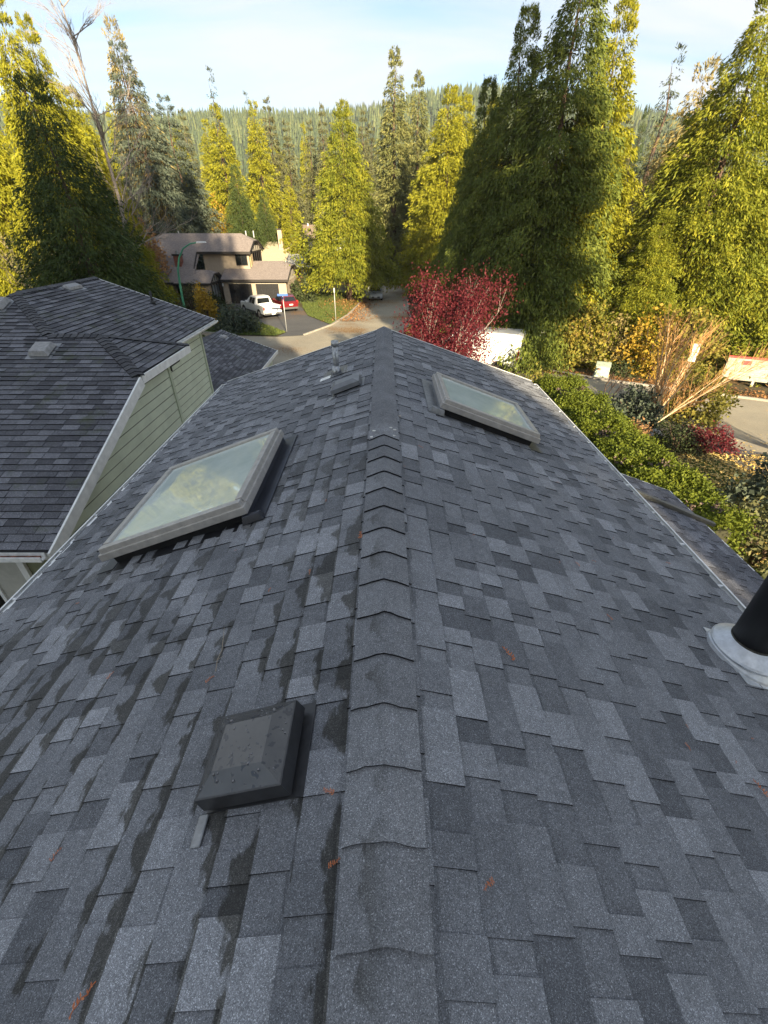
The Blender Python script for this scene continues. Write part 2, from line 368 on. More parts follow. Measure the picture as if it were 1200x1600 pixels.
# ------------------------------------------------------------------ shingled roof planes
PIECE_CACHE = {}
def shingle_course_pieces(P, vmax, left, right, e, wr, seed, laminated=True, v0=0.0, tone_lo=0.0, tone_hi=1.0, thick=0.0075, holes=()):
    """P(u, v, h) -> point; courses step down v; returns [(eight corners, tone)]"""
    g = random.Random(seed); out = []; v = v0; k = 0
    while v < vmax - 0.01:
        v2 = min(v + e, vmax)
        la, ra, lb, rb = left(v), right(v), left(v2), right(v2)
        lo, hi = min(la, lb), max(ra, rb)
        u = lo - g.random() * wr[1]; raised = g.random() < 0.5
        while u < hi:
            if laminated:
                w = g.choice((0.09, 0.12, 0.15, 0.18, 0.22, 0.27)) if raised else g.choice((0.07, 0.1, 0.14, 0.18))
            else: w = g.uniform(*wr)
            a, b = u, u + w - (0.0 if laminated else 0.007)
            u += w
            ua, ub, uc, ud = max(a, la), min(b, ra), min(b, rb), max(a, lb)
            if ub - ua < 0.004 and uc - ud < 0.004: raised = not raised; continue
            if ub < ua: ua = ub = max(min(b, ra), min(la, b)) if b <= la or a >= ra else (ua + ub) / 2
            if uc < ud: uc = ud = (uc + ud) / 2
            mu, mv = (ua + ub + uc + ud) / 4, (v + v2) / 2
            if any(x0 < mu < x1 and y0 < mv < y1 for x0, x1, y0, y1 in holes): raised = not raised; continue
            if laminated:
                hb = thick * (2.0 if raised else 1.0) + g.uniform(-.0005, .0012); ht = 0.001 if not raised else 0.0045
                t = g.choice((0.2, 0.38, 0.5, 0.62, 0.8, 1.0)) if raised else g.choice((0.0, 0.15, 0.3, 0.45, 0.6))
            else:
                hb = thick * g.uniform(0.85, 1.5); ht = 0.0015; t = g.random()
            t = tone_lo + (tone_hi - tone_lo) * t
            vb = v2 + (0.003 if raised and laminated else 0.0) + (g.uniform(-.004, .006) if not laminated else 0)
            out.append(([P(ua, v, -0.004), P(ub, v, -0.004), P(uc, vb, -0.004), P(ud, vb, -0.004),
                         P(ua, v, ht), P(ub, v, ht), P(uc, vb, hb), P(ud, vb, hb)], t, (0.06 if raised else g.uniform(.13, .2)) if laminated else 0.0))
            raised = not raised
        v = v2; k += 1
    return out
# ------------------------------------------------------------------ the house we stand on
TA = 0.375; CA = math.cos(math.atan(TA)); ZR = 6.8
m_shingle = shingle_mat('granule_shingle', (0.120, 0.124, 0.134), (0.262, 0.268, 0.284), wet=1.0)
m_cap = shingle_mat('ridge_granules', (0.125, 0.128, 0.137), (0.235, 0.24, 0.253), wet=1.0)
m_alu = plain('white_gutter', (0.76, 0.76, 0.74), 0.45, var=0.18, scale=9)
m_white = plain('white_trim', (0.78, 0.78, 0.76), 0.55, var=0.12, scale=7)
m_dirt = plain('gutter_dirt', (0.06, 0.055, 0.045), 0.95, var=0.5, scale=25)
m_stucco = plain('cream_stucco', (0.42, 0.38, 0.31), 0.9, var=0.1, scale=20)
m_deck = plain('roof_deck', (0.05, 0.052, 0.06), 0.95)
house = empty('house', (0, 0, 0)); tag(house, 'house under the grey shingled gable roof filling the foreground', 'house')
YN, YR, YEL, YER, XL, XR = -3.0, 7.78, 8.62, 8.30, -3.10, 2.80
mb = MB()
mb.slab([(0, YN, ZR - .006), (0, YR, ZR - .006), (XL, YEL, ZR - .006 + TA * XL), (XL, YN, ZR - .006 + TA * XL)], 0.05)
mb.slab([(0, YR, ZR - .006), (0, YN, ZR - .006), (XR, YN, ZR - .006 - TA * XR), (XR, YER, ZR - .006 - TA * XR)], 0.05)
roof = mb.build('roof', m_deck, house)
nl = Vector((-TA, 0, 1)).normalized(); nr = Vector((TA, 0, 1)).normalized()
def PL(u, v, h): return (-v * CA - TA * CA * h, u, ZR - v * CA * TA + CA * h)
def PR(u, v, h): return (v * CA + TA * CA * h, u, ZR - v * CA * TA + CA * h)
vL, vR = -XL / CA, XR / CA
sk_l = (2.72, 4.02, 1.02 / CA, 2.12 / CA); sk_r = (4.50, 5.36, 0.62 / CA, 1.62 / CA)
pieces = shingle_course_pieces(PL, vL, lambda v: -1.2, lambda v: YR + (YEL - YR) * v / vL, 0.143, (0.1, 0.3), 3, holes=[sk_l])
piecesR = shingle_course_pieces(PR, vR, lambda v: -1.2, lambda v: YR + (YER - YR) * v / vR, 0.143, (0.1, 0.3), 4, holes=[sk_r])
# both slopes: three hundred single shingles in all
def split_lay():
    al = [(p, t, 0, bd) for p, t, bd in pieces] + [(p, t, 1, bd) for p, t, bd in piecesR]
    def size(pc):
        q = pc[0]; a = (Vector(q[5]) - Vector(q[4])).length * (Vector(q[7]) - Vector(q[4])).length
        return a * min(shown_size(q[4]), shown_size(q[6]), shown_size(q[5]), shown_size(q[7]))
    order = sorted(range(len(al)), key=lambda i: -size(al[i])); top = set(order[:300]); rest = MB()
    for i, (q, t, side, bd) in enumerate(al):
        q = q if side == 1 else [q[1], q[0], q[3], q[2], q[5], q[4], q[7], q[6]]
        q = [q[1], q[0], q[3], q[2], q[5], q[4], q[7], q[6]]
        if i in top:
            o0 = Vector(q[3]); o = MB().shingle([Vector(p) - o0 for p in q], t, bd).build('shingle', m_shingle, roof); o.location = o0
        else: rest.shingle(q, t, bd)
    tag(rest.build('shingle_field', m_shingle, roof), kind='stuff')
split_lay()
# ridge caps: butts face us up to the meeting cap, beyond it they face away
def ridge_cap(y0, y1, z0, z1, tone, hw=0.124, th=0.017, slope=0.44):
    mb = MB(); n = 8; g = random.Random(int(y0 * 977) + 5)
    prof = []
    for i in range(n + 1):
        x = -hw + 2 * hw * i / n; drop = slope * (math.sqrt(x * x + 0.007 ** 2) - 0.007)
        prof.append((x, -drop))
    curl = [g.uniform(-.003, .004) for _ in prof]
    def row(y, z, t): return [(x, y + (curl[i] if y == y0 else 0), ZR + z + d + t) for i, (x, d) in enumerate(prof)]
    A, B, A2, B2 = row(y0, z0, th), row(y1, z1, th), row(y0, z0, 0), row(y1, z1, 0)
    A2 = [(x, y + 0.004, z) for x, y, z in A2]
    for i in range(n):
        mb.poly([A[i], A[i + 1], B[i + 1], B[i]], .12 + .88 * tone); mb.poly([A2[i], B2[i], B2[i + 1], A2[i + 1]], 0)
        mb.poly([A2[i], A2[i + 1], A[i + 1], A[i]], 0.0); mb.poly([B[i], B[i + 1], B2[i + 1], B2[i]], 0.0)
    for i in (0, n):
        q = [A[i], B[i], B2[i], A2[i]]; mb.poly(q if i == 0 else q[::-1], 0.02)
    return mb.build('ridge_cap', m_cap, house)
caps_y = [-0.36, -0.15, 0.065, 0.286, 0.504, 0.715, 0.929, 1.150, 1.374, 1.592, 1.805, 2.025, 2.251, 2.470, 2.700, 2.927, 3.125, 3.319]
for i, y in enumerate(caps_y):
    tn = rnd.choice((0.25, 0.4, 0.5, 0.62, 0.75)); ridge_cap(y, y + 0.30, 0.030, 0.013, tn)
yy = 3.45
while yy < YR - 0.1:
    ridge_cap(yy, min(yy + 0.30, YR + 0.03), 0.012, 0.026 if yy + .3 < YR else 0.02, rnd.choice((0.3, 0.38, 0.45)), th=0.009); yy += 0.22
m_seal = plain('sealant_dab', (0.62, 0.60, 0.55), 0.6)
for (x, y) in ((-0.10, 3.36), (-0.085, 3.48), (0.075, 3.37), (0.06, 3.52), (0.09, 3.50)):
    mb = MB(); z = ZR + 0.038 - 0.47 * (math.sqrt(x * x + .018 ** 2) - .018) + 0.004; g = rnd
    pts = [(x + 0.017 * math.cos(a) * g.uniform(.6, 1.5), y + 0.012 * math.sin(a) * g.uniform(.6, 1.4), z) for a in [i * math.pi / 4 for i in range(8)]]
    mb.slab(pts, 0.004).build('sealant_dab', m_seal, house)
# far rake: metal drip edge, fascia boards, gable and side walls
for sx, xe, ye in ((-1, XL, YEL), (1, XR, YER)):
    ze = ZR - TA * abs(xe)
    mb = MB(); mb.bar((0, YR + .015, ZR - .035), (xe, ye + .015, ze - .035), 0.03, 0.10); mb.build('rake_board', m_white, house)
    mb = MB(); mb.bar((sx * .05, YR + .01, ZR - .012), (xe, ye + .01, ze + .008), 0.05, 0.012); mb.build('drip_edge', plain('dark_metal_edge', (0.07, 0.075, 0.08), 0.5), house)
mb = MB(); zw = ZR - TA * 2.5 - .08
mb.poly([(-2.7, YN, 0), (-2.7, 8.1, 0), (-2.7, 8.1, zw), (-2.7, YN, zw)][::-1]); mb.build('wall', m_stucco, house)
mb = MB(); mb.poly([(2.4, YN, 0), (2.4, 8.0, 0), (2.4, 8.0, ZR - TA * 2.4 - .08), (2.4, YN, ZR - TA * 2.4 - .08)]); mb.build('wall', m_stucco, house)
mb = MB(); mb.poly([(-2.7, 7.45, 0), (2.4, 7.45, 0), (2.4, 7.45, ZR - TA * 2.4 - .1), (0, 7.45, ZR - .1), (-2.7, 7.45, ZR - TA * 2.7 - .1)][::-1]); mb.build('wall', m_stucco, house)
# gutters: open K-shaped troughs with hangers and dirt
def gutter(parent, x_in, sx, y0, y1, z_top, mat=m_alu, hang=0.6, w=0.125, debris=True):
    mb = MB(); t = 0.004
    P = [(0.0, 0.01), (0.0, -0.085), (w * .6, -0.085), (w * .78, -0.045), (w, -0.03), (w, 0.0), (w - .014, 0.0), (w - .014, -.006)]
    Q = [(a + (t if i < 2 else 0), b + (t if 0 < i < 5 else 0)) for i, (a, b) in enumerate(P)]
    for i in range(len(P) - 1):
        a, b = P[i], P[i + 1]
        mb.poly([(x_in + sx * a[0], y0, z_top + a[1]), (x_in + sx * b[0], y0, z_top + b[1]), (x_in + sx * b[0], y1, z_top + b[1]), (x_in + sx * a[0], y1, z_top + a[1])])
    for ye in (y0, y1):
        mb.poly([(x_in + sx * a, ye, z_top + b) for a, b in P[:6]])
    gt = mb.build('gutter', mat, parent)
    y = y0 + 0.3
    while y < y1:
        mh = MB(); mh.box(min(x_in, x_in + sx * w), max(x_in, x_in + sx * w), y, y + .022, z_top - .012, z_top - .006)
        mh.build('hanger', m_alu, gt); y += hang + rnd.uniform(-.05, .05)
    if debris:
        mbd = MB(); g = rnd; y = y0
        while y < y1:
            l = g.uniform(.1, .5); hh = g.uniform(.018, .045)
            mbd.box(min(x_in + sx * .008, x_in + sx * w * .6), max(x_in + sx * .008, x_in + sx * w * .6), y, min(y + l, y1), z_top - .08, z_top - .08 + hh); y += l + .001
        tag(mbd.build('leaf_sludge', m_dirt, gt), kind='stuff')
    return gt
gutter(house, XL + .012, -1, YN, YEL - .05, ZR + TA * XL - .035)
gutter(house, XR - .012, 1, YN, YER - .05, ZR - TA * XR - .035)
# flashing strip along the left eave where metal shows beside the shingles
MB().box(XL - .008, XL + .035, YN, YEL - .1, ZR + TA * XL + .008, ZR + TA * XL + .0125).build('eave_flashing', m_alu, house)
# downpipe from the right gutter lies across the lower roof further below

# skylights
m_frame = plain('bronze_frame', (0.40, 0.375, 0.345), 0.38, metal=0.25, var=0.15, scale=14, spec=0.5)
m_curb = plain('black_curb', (0.010, 0.010, 0.012), 0.6, var=0.2)
m_flash = plain('dark_flashing', (0.045, 0.048, 0.06), 0.35, metal=0.5, var=0.2)
m_flash_l = plain('grey_flashing', (0.24, 0.245, 0.25), 0.4, metal=0.5, var=0.25, scale=25)
def glass_mat():
    m, nt, b = nodes_of('skylight_glass')
    n = pos_noise(nt, 3.0, 5, 0.7); r = ramp(nt, [(0.3, (0.52, 0.60, 0.56)), (0.7, (0.66, 0.73, 0.68))]); nt.links.new(n.outputs[0], r.inputs[0])
    nt.links.new(r.outputs[0], b.inputs['Base Color']); b.inputs['Roughness'].default_value = 0.035
    b.inputs['IOR'].default_value = 1.55; b.inputs['Specular IOR Level'].default_value = 0.75; b.inputs['Coat Weight'].default_value = 0.6; b.inputs['Coat Roughness'].default_value = 0.02
    n2 = pos_noise(nt, 1.6, 2, 0.5); bp = nt.nodes.new('ShaderNodeBump'); bp.inputs['Strength'].default_value = 0.04; bp.inputs['Distance'].default_value = 0.05
    nt.links.new(n2.outputs[0], bp.inputs['Height']); nt.links.new(bp.outputs[0], b.inputs['Normal'])
    return m
m_glass = glass_mat()
def slope_hexa(mb, P, u0, u1, v0, v1, h0, h1, inset=0.0, tone=.5):
    a = inset
    return mb.hexa([P(u0, v0, h0), P(u1, v0, h0), P(u1, v1, h0), P(u0, v1, h0), P(u0 + a, v0 + a, h1), P(u1 - a, v0 + a, h1), P(u1 - a, v1 - a, h1), P(u0 + a, v1 - a, h1)], tone)
def skylight(P, u0, u1, v0, v1, label, flash, silver):
    s = empty('skylight', P((u0 + u1) / 2, (v0 + v1) / 2, 0), parent=house); s['label'] = label
    inv = Matrix.Translation(-Vector(s.location))
    def part(name, mb, mat, bevel=0.0):
        mb.v = [tuple(Vector(p) - s.location) for p in mb.v]; o = mb.build(name, mat, s, bevel=bevel)
        bm = bmesh.new(); bm.from_mesh(o.data); bmesh.ops.recalc_face_normals(bm, faces=bm.faces); bm.to_mesh(o.data); bm.free()
        return o
    hc, ht = 0.115, 0.185; w = 0.075
    part('curb', slope_hexa(MB(), P, u0 + .04, u1 - .04, v0 + .04, v1 - .04, -.05, hc), m_curb)
    for (a, b, c, d) in ((u0, u0 + w, v0, v1), (u1 - w, u1, v0, v1), (u0 + w, u1 - w, v0, v0 + w), (u0 + w, u1 - w, v1 - w, v1)):
        mb = MB(); slope_hexa(mb, P, a, b, c, d, hc - .015, ht, 0.010); part('frame', mb, m_frame, 0.005)
        lip = MB(); q = 0.016
        aa, bb, cc, dd = a - q * (a == u0), b + q * (b == u1), c - q * (c == v0), d + q * (d == v1)
        slope_hexa(lip, P, aa, bb, cc, dd, hc - .03, hc + .028, 0.004); part('frame_lip', lip, m_frame, 0.004)
    part('glass_pane', slope_hexa(MB(), P, u0 + w - .012, u1 - w + .012, v0 + w - .012, v1 - w + .012, ht - .05, ht - .022), m_glass)
    for (a, b, c, d) in ((u0 + w - .012, u0 + w, v0 + w, v1 - w), (u1 - w, u1 - w + .0, v0 + w, v1 - w)):
        pass
    part('head_flashing', slope_hexa(MB(), P, u0 - .02, u1 + .06, v0 - .12, v0 + .03, .012, .024), flash, 0.002)
    part('head_upstand', slope_hexa(MB(), P, u0 - .01, u1 + .01, v0 + .012, v0 + .04, .012, hc - .03), flash)
    for (a, b) in ((u0 - .075, u0 + .045), (u1 - .045, u1 + .075)):
        part('side_flashing', slope_hexa(MB(), P, a, b, v0 - .02, v1 + .0, .003, .008), m_curb if not silver else flash)
    part('apron', slope_hexa(MB(), P, u0 - .05, u1 + .05, v1 - .05, v1 + .10, .009, .014), m_flash)
    mb = MB(); slope_hexa(mb, P, u0 - .045, u0 + .03, v0 - .12, v0 + .06, .014, .075, .02); part('corner_tab', mb, m_flash_l if silver else flash, .006)
    return s
skylight(PL, 2.66, 4.06, 0.985 / CA, 2.19 / CA, 'large square skylight with bronze frame left of the ridge', m_flash, False)
skylight(PR, 4.42, 5.44, 0.575 / CA, 1.66 / CA, 'smaller skylight with bronze frame right of the ridge', m_flash_l, True)

# plastic roof vents: hood with chamfered top over a throat, flange with a torn tab
m_plastic = plain('black_plastic', (0.030, 0.030, 0.032), 0.42, var=0.25, scale=30, spec=0.5)
def plastic_top():
    m, nt, b = nodes_of('wet_plastic')
    n = pos_noise(nt, 34, 2, 0.4); n2 = pos_noise(nt, 9, 3, 0.6)
    a = mth(nt, 'MULTIPLY', mth(nt, 'SUBTRACT', n.outputs[0], 0.60), 30.0, True)
    r = ramp(nt, [(0.3, (0.055, 0.054, 0.052)), (0.7, (0.080, 0.078, 0.075))]); nt.links.new(n2.outputs[0], r.inputs[0])
    nt.links.new(mixc(nt, a, r.outputs[0], (0.030, 0.030, 0.033)), b.inputs['Base Color'])
    nt.links.new(mth(nt, 'SUBTRACT', 0.18, mth(nt, 'MULTIPLY', a, 0.13)), b.inputs['Roughness']); b.inputs['Specular IOR Level'].default_value = 0.8
    bp = nt.nodes.new('ShaderNodeBump'); bp.inputs['Strength'].default_value = 0.2; bp.inputs['Distance'].default_value = 0.003
    nt.links.new(a, bp.inputs['Height']); nt.links.new(bp.outputs[0], b.inputs['Normal'])
    return m
m_ptop = plastic_top()
m_drop = plain('water_drop', (0.05, 0.05, 0.055), 0.04, spec=0.8, var=0.05, coat=1.0)
def recalc(o):
    bm = bmesh.new(); bm.from_mesh(o.data); bmesh.ops.recalc_face_normals(bm, faces=bm.faces); bm.to_mesh(o.data); bm.free(); return o
def roof_vent(P, parent, u0, u1, v0, v1, h, label, mat_top, mat_body, drops=0, tabs=None, base_h=0.035, tilt=0.0):
    s = empty('roof_vent', P((u0 + u1) / 2, (v0 + v1) / 2, 0), parent=parent); s['label'] = label
    def part(name, mb, mat, bevel=0.0, par=None):
        par = par or s
        mb.v = [tuple(Vector(p) - s.location) for p in mb.v]; return recalc(mb.build(name, mat, par, bevel=bevel))
    du, dv = (u1 - u0), (v1 - v0)
    part('flange', slope_hexa(MB(), P, u0 - .0, u1 + .03, v0 - .035, v1 + .0, .012, .0165), mat_body)
    part('throat', slope_hexa(MB(), P, u0 + .03 * du / .3, u1 - .03 * du / .3, v0 + .03, v1 - .035, .004, base_h + .02), m_curb)
    part('hood_rim', slope_hexa(MB(), P, u0, u1, v0, v1, base_h, h * .72, 0.004), mat_body)
    a = du * 0.23
    mb = MB(); mb.hexa([P(u0 + .006, v0 + .006, h * .70), P(u1 - .006, v0 + .006, h * .70), P(u1 - .006, v1 - .006, h * .70), P(u0 + .006, v1 - .006, h * .70),
                        P(u0 + a, v0 + a, h), P(u1 - a, v0 + a, h), P(u1 - a, v1 - a, h), P(u0 + a, v1 - a, h)])
    top = part('hood_top', mb, mat_top)
    g = random.Random(3)
    for i in range(drops):
        fu, fv = g.uniform(.05, .95), g.uniform(.05, .95)
        e = min(fu, fv, 1 - fu, 1 - fv); hz = h * .70 + (h * .30) * min(1, e * du / a)
        uu, vv = u0 + fu * du, v0 + fv * dv; rr = g.uniform(.0018, .0055); mb = MB(); n = 8
        ring = [(uu + rr * math.cos(k * math.pi / 4) * g.uniform(.8, 1.5), vv + rr * math.sin(k * math.pi / 4) * g.uniform(.8, 1.3)) for k in range(n)]
        for k in range(n):
            k2 = (k + 1) % n; q = lambda p, f, hh: P(uu + (p[0] - uu) * f, vv + (p[1] - vv) * f, hz + hh)
            mb.poly([q(ring[k], 1, -.001), q(ring[k2], 1, -.001), q(ring[k2], .6, rr * .45), q(ring[k], .6, rr * .45)])
        mb.poly([q(p, .6, rr * .45) for p in ring])
        part('water_drop', mb, m_drop).data.polygons.foreach_set('use_smooth', [True] * 9)
    if tabs:
        for (ua, ub, va, vb) in tabs:
            part('flange_tab', slope_hexa(MB(), P, ua, ub, va, vb, .013, .018, .004), m_flash_l, .003)
    return s
roof_vent(PL, house, 0.675, 0.985, 0.295 / CA, 0.61 / CA, 0.14, 'black plastic square roof vent beaded with water drops, nearest the camera', m_ptop, m_plastic, drops=60, tabs=[(.575, .675, .600 / CA, .640 / CA)])
m_vgrey = plain('grey_vent_metal', (0.17, 0.175, 0.185), 0.45, metal=0.3, var=0.2)
roof_vent(PL, house, 4.98, 5.27, 0.26 / CA, 0.60 / CA, 0.115, 'low grey roof vent with dark open front near the far end of the ridge', m_vgrey, m_vgrey, tabs=[(4.90, 4.97, .56 / CA, .64 / CA), (4.86, 4.93, .60 / CA, .66 / CA)])
# galvanised stack near the far end
m_galv = plain('galvanised', (0.36, 0.37, 0.38), 0.35, metal=0.55, var=0.4, scale=30)
st = empty('vent_stack', (-0.655, 6.06, ZR - TA * .655), parent=house); st['label'] = 'thin galvanised vent stack standing behind the low grey vent'
MB().tube([(0, 0, -.05), (0, 0, .40)], .04, 14).build('pipe', m_galv, st, smooth=True)
MB().tube([(0, 0, .36), (0, 0, .425)], .052, 14).build('cap', m_galv, st, smooth=True)
MB().tube([(0, 0, -.03), (0, 0, .10)], [.085, .045], 14).build('boot', m_galv, st, smooth=True)
mb = MB(); slope_hexa(mb, PL, 5.86, 6.24, .50 / CA, .83 / CA, .009, .014); mb.v = [tuple(Vector(p) - st.location) for p in mb.v]; recalc(mb.build('flashing_plate', m_flash, st))
mb = MB(); slope_hexa(mb, PL, 5.86, 5.98, .72 / CA, .86 / CA, .014, .019); mb.v = [tuple(Vector(p) - st.location) for p in mb.v]; recalc(mb.build('bent_tab', m_alu, st))
# black flue at the right
m_flue = plain('black_flue', (0.012, 0.012, 0.013), 0.45, var=0.2, scale=20)
m_metal = plain('bright_flashing', (0.58, 0.60, 0.62), 0.38, metal=0.35, var=0.2, scale=18)
fx, fy = 2.33, 1.83; fz = ZR - TA * fx
fl = empty('flue_pipe', (fx, fy, fz), parent=house); fl['label'] = 'thick black flue pipe with silver storm collar at the right edge'
MB().tube([(0, 0, -.1), (0, 0, 1.35)], .118, 40).build('pipe', m_flue, fl, smooth=True)
up = Vector((TA * .25, 0, 1)).normalized()
mb = MB(); cr_ = []
for k in range(40):
    a = 2 * math.pi * k / 40; cr_.append((math.cos(a), math.sin(a)))
def cone_rings(rings):
    mb = MB(); prev = None
    for (rr, z, tl) in rings:
        row = [(rr * c_, rr * s_, z - TA * rr * c_ * tl) for c_, s_ in cr_]
        if prev:
            for k in range(40): mb.poly([prev[k], prev[(k + 1) % 40], row[(k + 1) % 40], row[k]])
        prev = row
    return mb
cone_rings([(.225, .004, 1.0), (.215, .03, 1.0), (.155, .12, .3)]).build('flashing_cone', m_metal, fl, smooth=True)
cone_rings([(.205, .085, .35), (.209, .10, .35), (.200, .112, .35), (.128, .172, .1), (.119, .178, .1)]).build('storm_collar', m_metal, fl, smooth=True)
MB().tube([(0, 0, .165), (0, 0, .192)], .1215, 40).build('sealant_ring', m_dirt, fl, smooth=True)
mb = MB(); slope_hexa(mb, PR, fy - .24, fy + .2, (fx - .16) / CA, (fx + .27) / CA, .010, .015); mb.v = [tuple(Vector(p) - fl.location) for p in mb.v]; recalc(mb.build('flashing_plate', m_metal, fl))
# small deposits: bits of cedar and one pale leaf on the roof
m_sprig = leaf_mat('dead_cedar', [(0.0, (0.34, 0.08, 0.03)), (1.0, (0.62, 0.24, 0.10))], 0.1, 0.2, 8)
def sprig_mesh(seed, L):
    g = random.Random(seed); mb = MB(); n = 6; pts = [Vector((L * i / n, g.uniform(-.06, .06) * L, .003 + .10 * L * math.sin(i / n * 3) * g.random())) for i in range(n + 1)]
    for i in range(n):
        mb.bar(pts[i], pts[i + 1], L * .035, L * .02, tone=.3)
        for sgn in (-1, 1):
            if g.random() < .15: continue
            d = Vector((g.uniform(.25, .5), sgn * g.uniform(.5, 1.0), g.uniform(.05, .5))).normalized() * L * .26 * (1 - .55 * i / n); sd = Vector((d.y, -d.x, 0)) * .22
            p = pts[i]; mb.poly([p, p + d * .5 + sd, p + d, p + d * .5 - sd], g.random())
    return mb.mesh('fallen_sprig', m_sprig)
sprigs = [sprig_mesh(i, 1.0) for i in range(5)]
def on_roof(x, y, h=0.0): return Vector((x, y, ZR - TA * abs(x) + h))
def put_sprig(x, y, L, az, k):
    o = bpy.data.objects.new('fallen_sprig', sprigs[k % 5]); link(o)
    ang = math.atan(TA); o.location = on_roof(x, y, 0.017); o.scale = (L * 1.35, L * 1.35, L * 1.35)
    o.rotation_euler = (Matrix.Rotation((1 if x > 0 else -1) * ang, 4, 'Y') @ Matrix.Rotation(az, 4, 'Z')).to_euler()
    return o
named = [(1.70, .90, .055, 1.9, 'longest orange cedar sprig on the right slope near the frame edge'), (-.86, .22, .06, .9, 'large orange cedar sprig at the lower left of the roof'),
         (.61, 1.31, .06, 2.2, 'slender orange cedar sprig right of the ridge, level with the flue'), (-.16, .475, .03, .3, 'orange cedar sprig left of the ridge just below the black vent'),
         (-.60, .86, .03, .5, 'orange cedar sprig touching the left side of the black vent'), (-.135, 2.02, .05, 1.6, 'orange cedar sprig leaning on the left edge of the ridge caps')]
for i, (x, y, L, az, lb) in enumerate(named): tag(put_sprig(x, y, L, az, i), lb, 'cedar sprig', 'cedar sprigs fallen on the roof')
spots = []
g = random.Random(21)
while len(spots) < 46:
    x = g.uniform(-2.9, 2.6); y = g.uniform(.15, 4.6)
    if -2.4 < x < -.85 and 2.4 < y < 4.3 or -.75 < x < -.2 and .5 < y < 1.1 or abs(x) < .14 or x > 1.8 and y < 2.4 and y > 1.4 or .4 < x < 1.8 and y > 4.2: continue
    spots.append((x, y))
for i, (x, y) in enumerate(spots):
    tag(put_sprig(x, y, g.choice((.012, .016, .02, .026, .034)), g.uniform(0, 6.28), i),
        'tiny orange cedar scrap lying on the ' + ('left' if x < 0 else 'right') + ' slope of the shingle roof', 'cedar sprig', 'cedar scraps on the ' + ('left' if x < 0 else 'right') + ' slope')
m_pale = plain('pale_leaf', (0.62, 0.50, 0.38), 0.7)
mb = MB(); mb.poly([(0, 0, .004), (.03, .018, .012), (.07, .01, .006), (.085, -.012, .016), (.04, -.028, .006)]); o = mb.build('fallen_leaf', m_pale); o.location = on_roof(.165, 3.93, .02); o.rotation_euler = (0, math.atan(TA), 2.3)
tag(o, 'single pale dry leaf beside the ridge beyond the last cap', 'leaf')
mb = MB(); tw = [(0, 0, .004), (.05, .012, .010), (.10, .012, .006), (.16, .03, .009), (.21, .05, .005)]; mb.tube(tw, [.0022, .002, .002, .0016, .001], 5); mb.tube([tw[1], (.075, -.01, .009)], [.0015, .001], 5)
o = mb.build('fallen_twig', plain('twig_bark', (0.30, 0.25, 0.19), 0.9)); o.location = on_roof(-.80, 1.30, .017); o.rotation_euler = (0, -math.atan(TA), 1.35)
tag(o, 'thin curved pale twig lying on the left slope above the black vent', 'twig')

# lower roof at the right, beneath the eave
lx0, lx1, lz1 = 2.42, 5.0, 4.36; lt = 0.36; lz0 = lz1 + lt * (lx1 - lx0); ly1 = 6.55
lower = empty('lower_roof', (lx0, 0, lz0), parent=house); lower['label'] = 'lower dark shingled roof below the right eave'
off = Vector(lower.location)
clt = math.cos(math.atan(lt))
def PLow(u, v, h): return (lx0 + v * clt + lt * clt * h - off.x, u - off.y, lz0 - v * clt * lt + clt * h - off.z)
vl = (lx1 - lx0) / clt
m_low = shingle_mat('lower_granules', (0.085, 0.086, 0.100), (0.19, 0.195, 0.22), grain=200)
mb = MB(); mb.slab([PLow(-3, 0, -.006), PLow(-3, vl, -.006), PLow(ly1, vl, -.006), PLow(ly1, 0, -.006)], .06); mb.build('deck', m_deck, lower)
mb = MB()
for q, t, bd in shingle_course_pieces(PLow, vl, lambda v: -.5, lambda v: ly1, 0.143, (.1, .3), 15): mb.shingle([q[1], q[0], q[3], q[2], q[5], q[4], q[7], q[6]], t, bd)
tag(mb.build('shingle_field', m_low, lower), kind='stuff')
MB().bar(PLow(-3, vl + .012, -.02), PLow(ly1, vl + .012, -.02), .022, .06).build('drip_edge', m_white, lower)
MB().bar(PLow(ly1 + .012, 0, -.02), PLow(ly1 + .012, vl, -.02), .022, .05).build('drip_edge', m_white, lower)
MB().poly([(lx1 - .3 - off.x, -3 - off.y, 0 - off.z), (lx1 - .3 - off.x, ly1 - .3, -off.z), (lx1 - .3 - off.x, ly1 - .3, lz1 - off.z), (lx1 - .3 - off.x, -3, lz1 - off.z)]).build('wall', m_stucco, lower)
MB().poly([(lx0 - off.x, ly1 - .3, -off.z), (lx1 - .3 - off.x, ly1 - .3, -off.z), (lx1 - .3 - off.x, ly1 - .3, lz1 - off.z), (lx0 - off.x, ly1 - .3, lz0 - .1 - off.z)][::-1]).build('wall', m_stucco, lower)
m_spout = plain('dark_downpipe', (0.075, 0.078, 0.075), 0.5, var=.2)
mb = MB(); mb.bar(PLow(6.10, .05, .045), PLow(5.55, vl + .16, .045), .075, .06); mb.build('downpipe', m_spout, lower, bevel=.008)['label'] = 'dark downpipe lying across the lower roof'

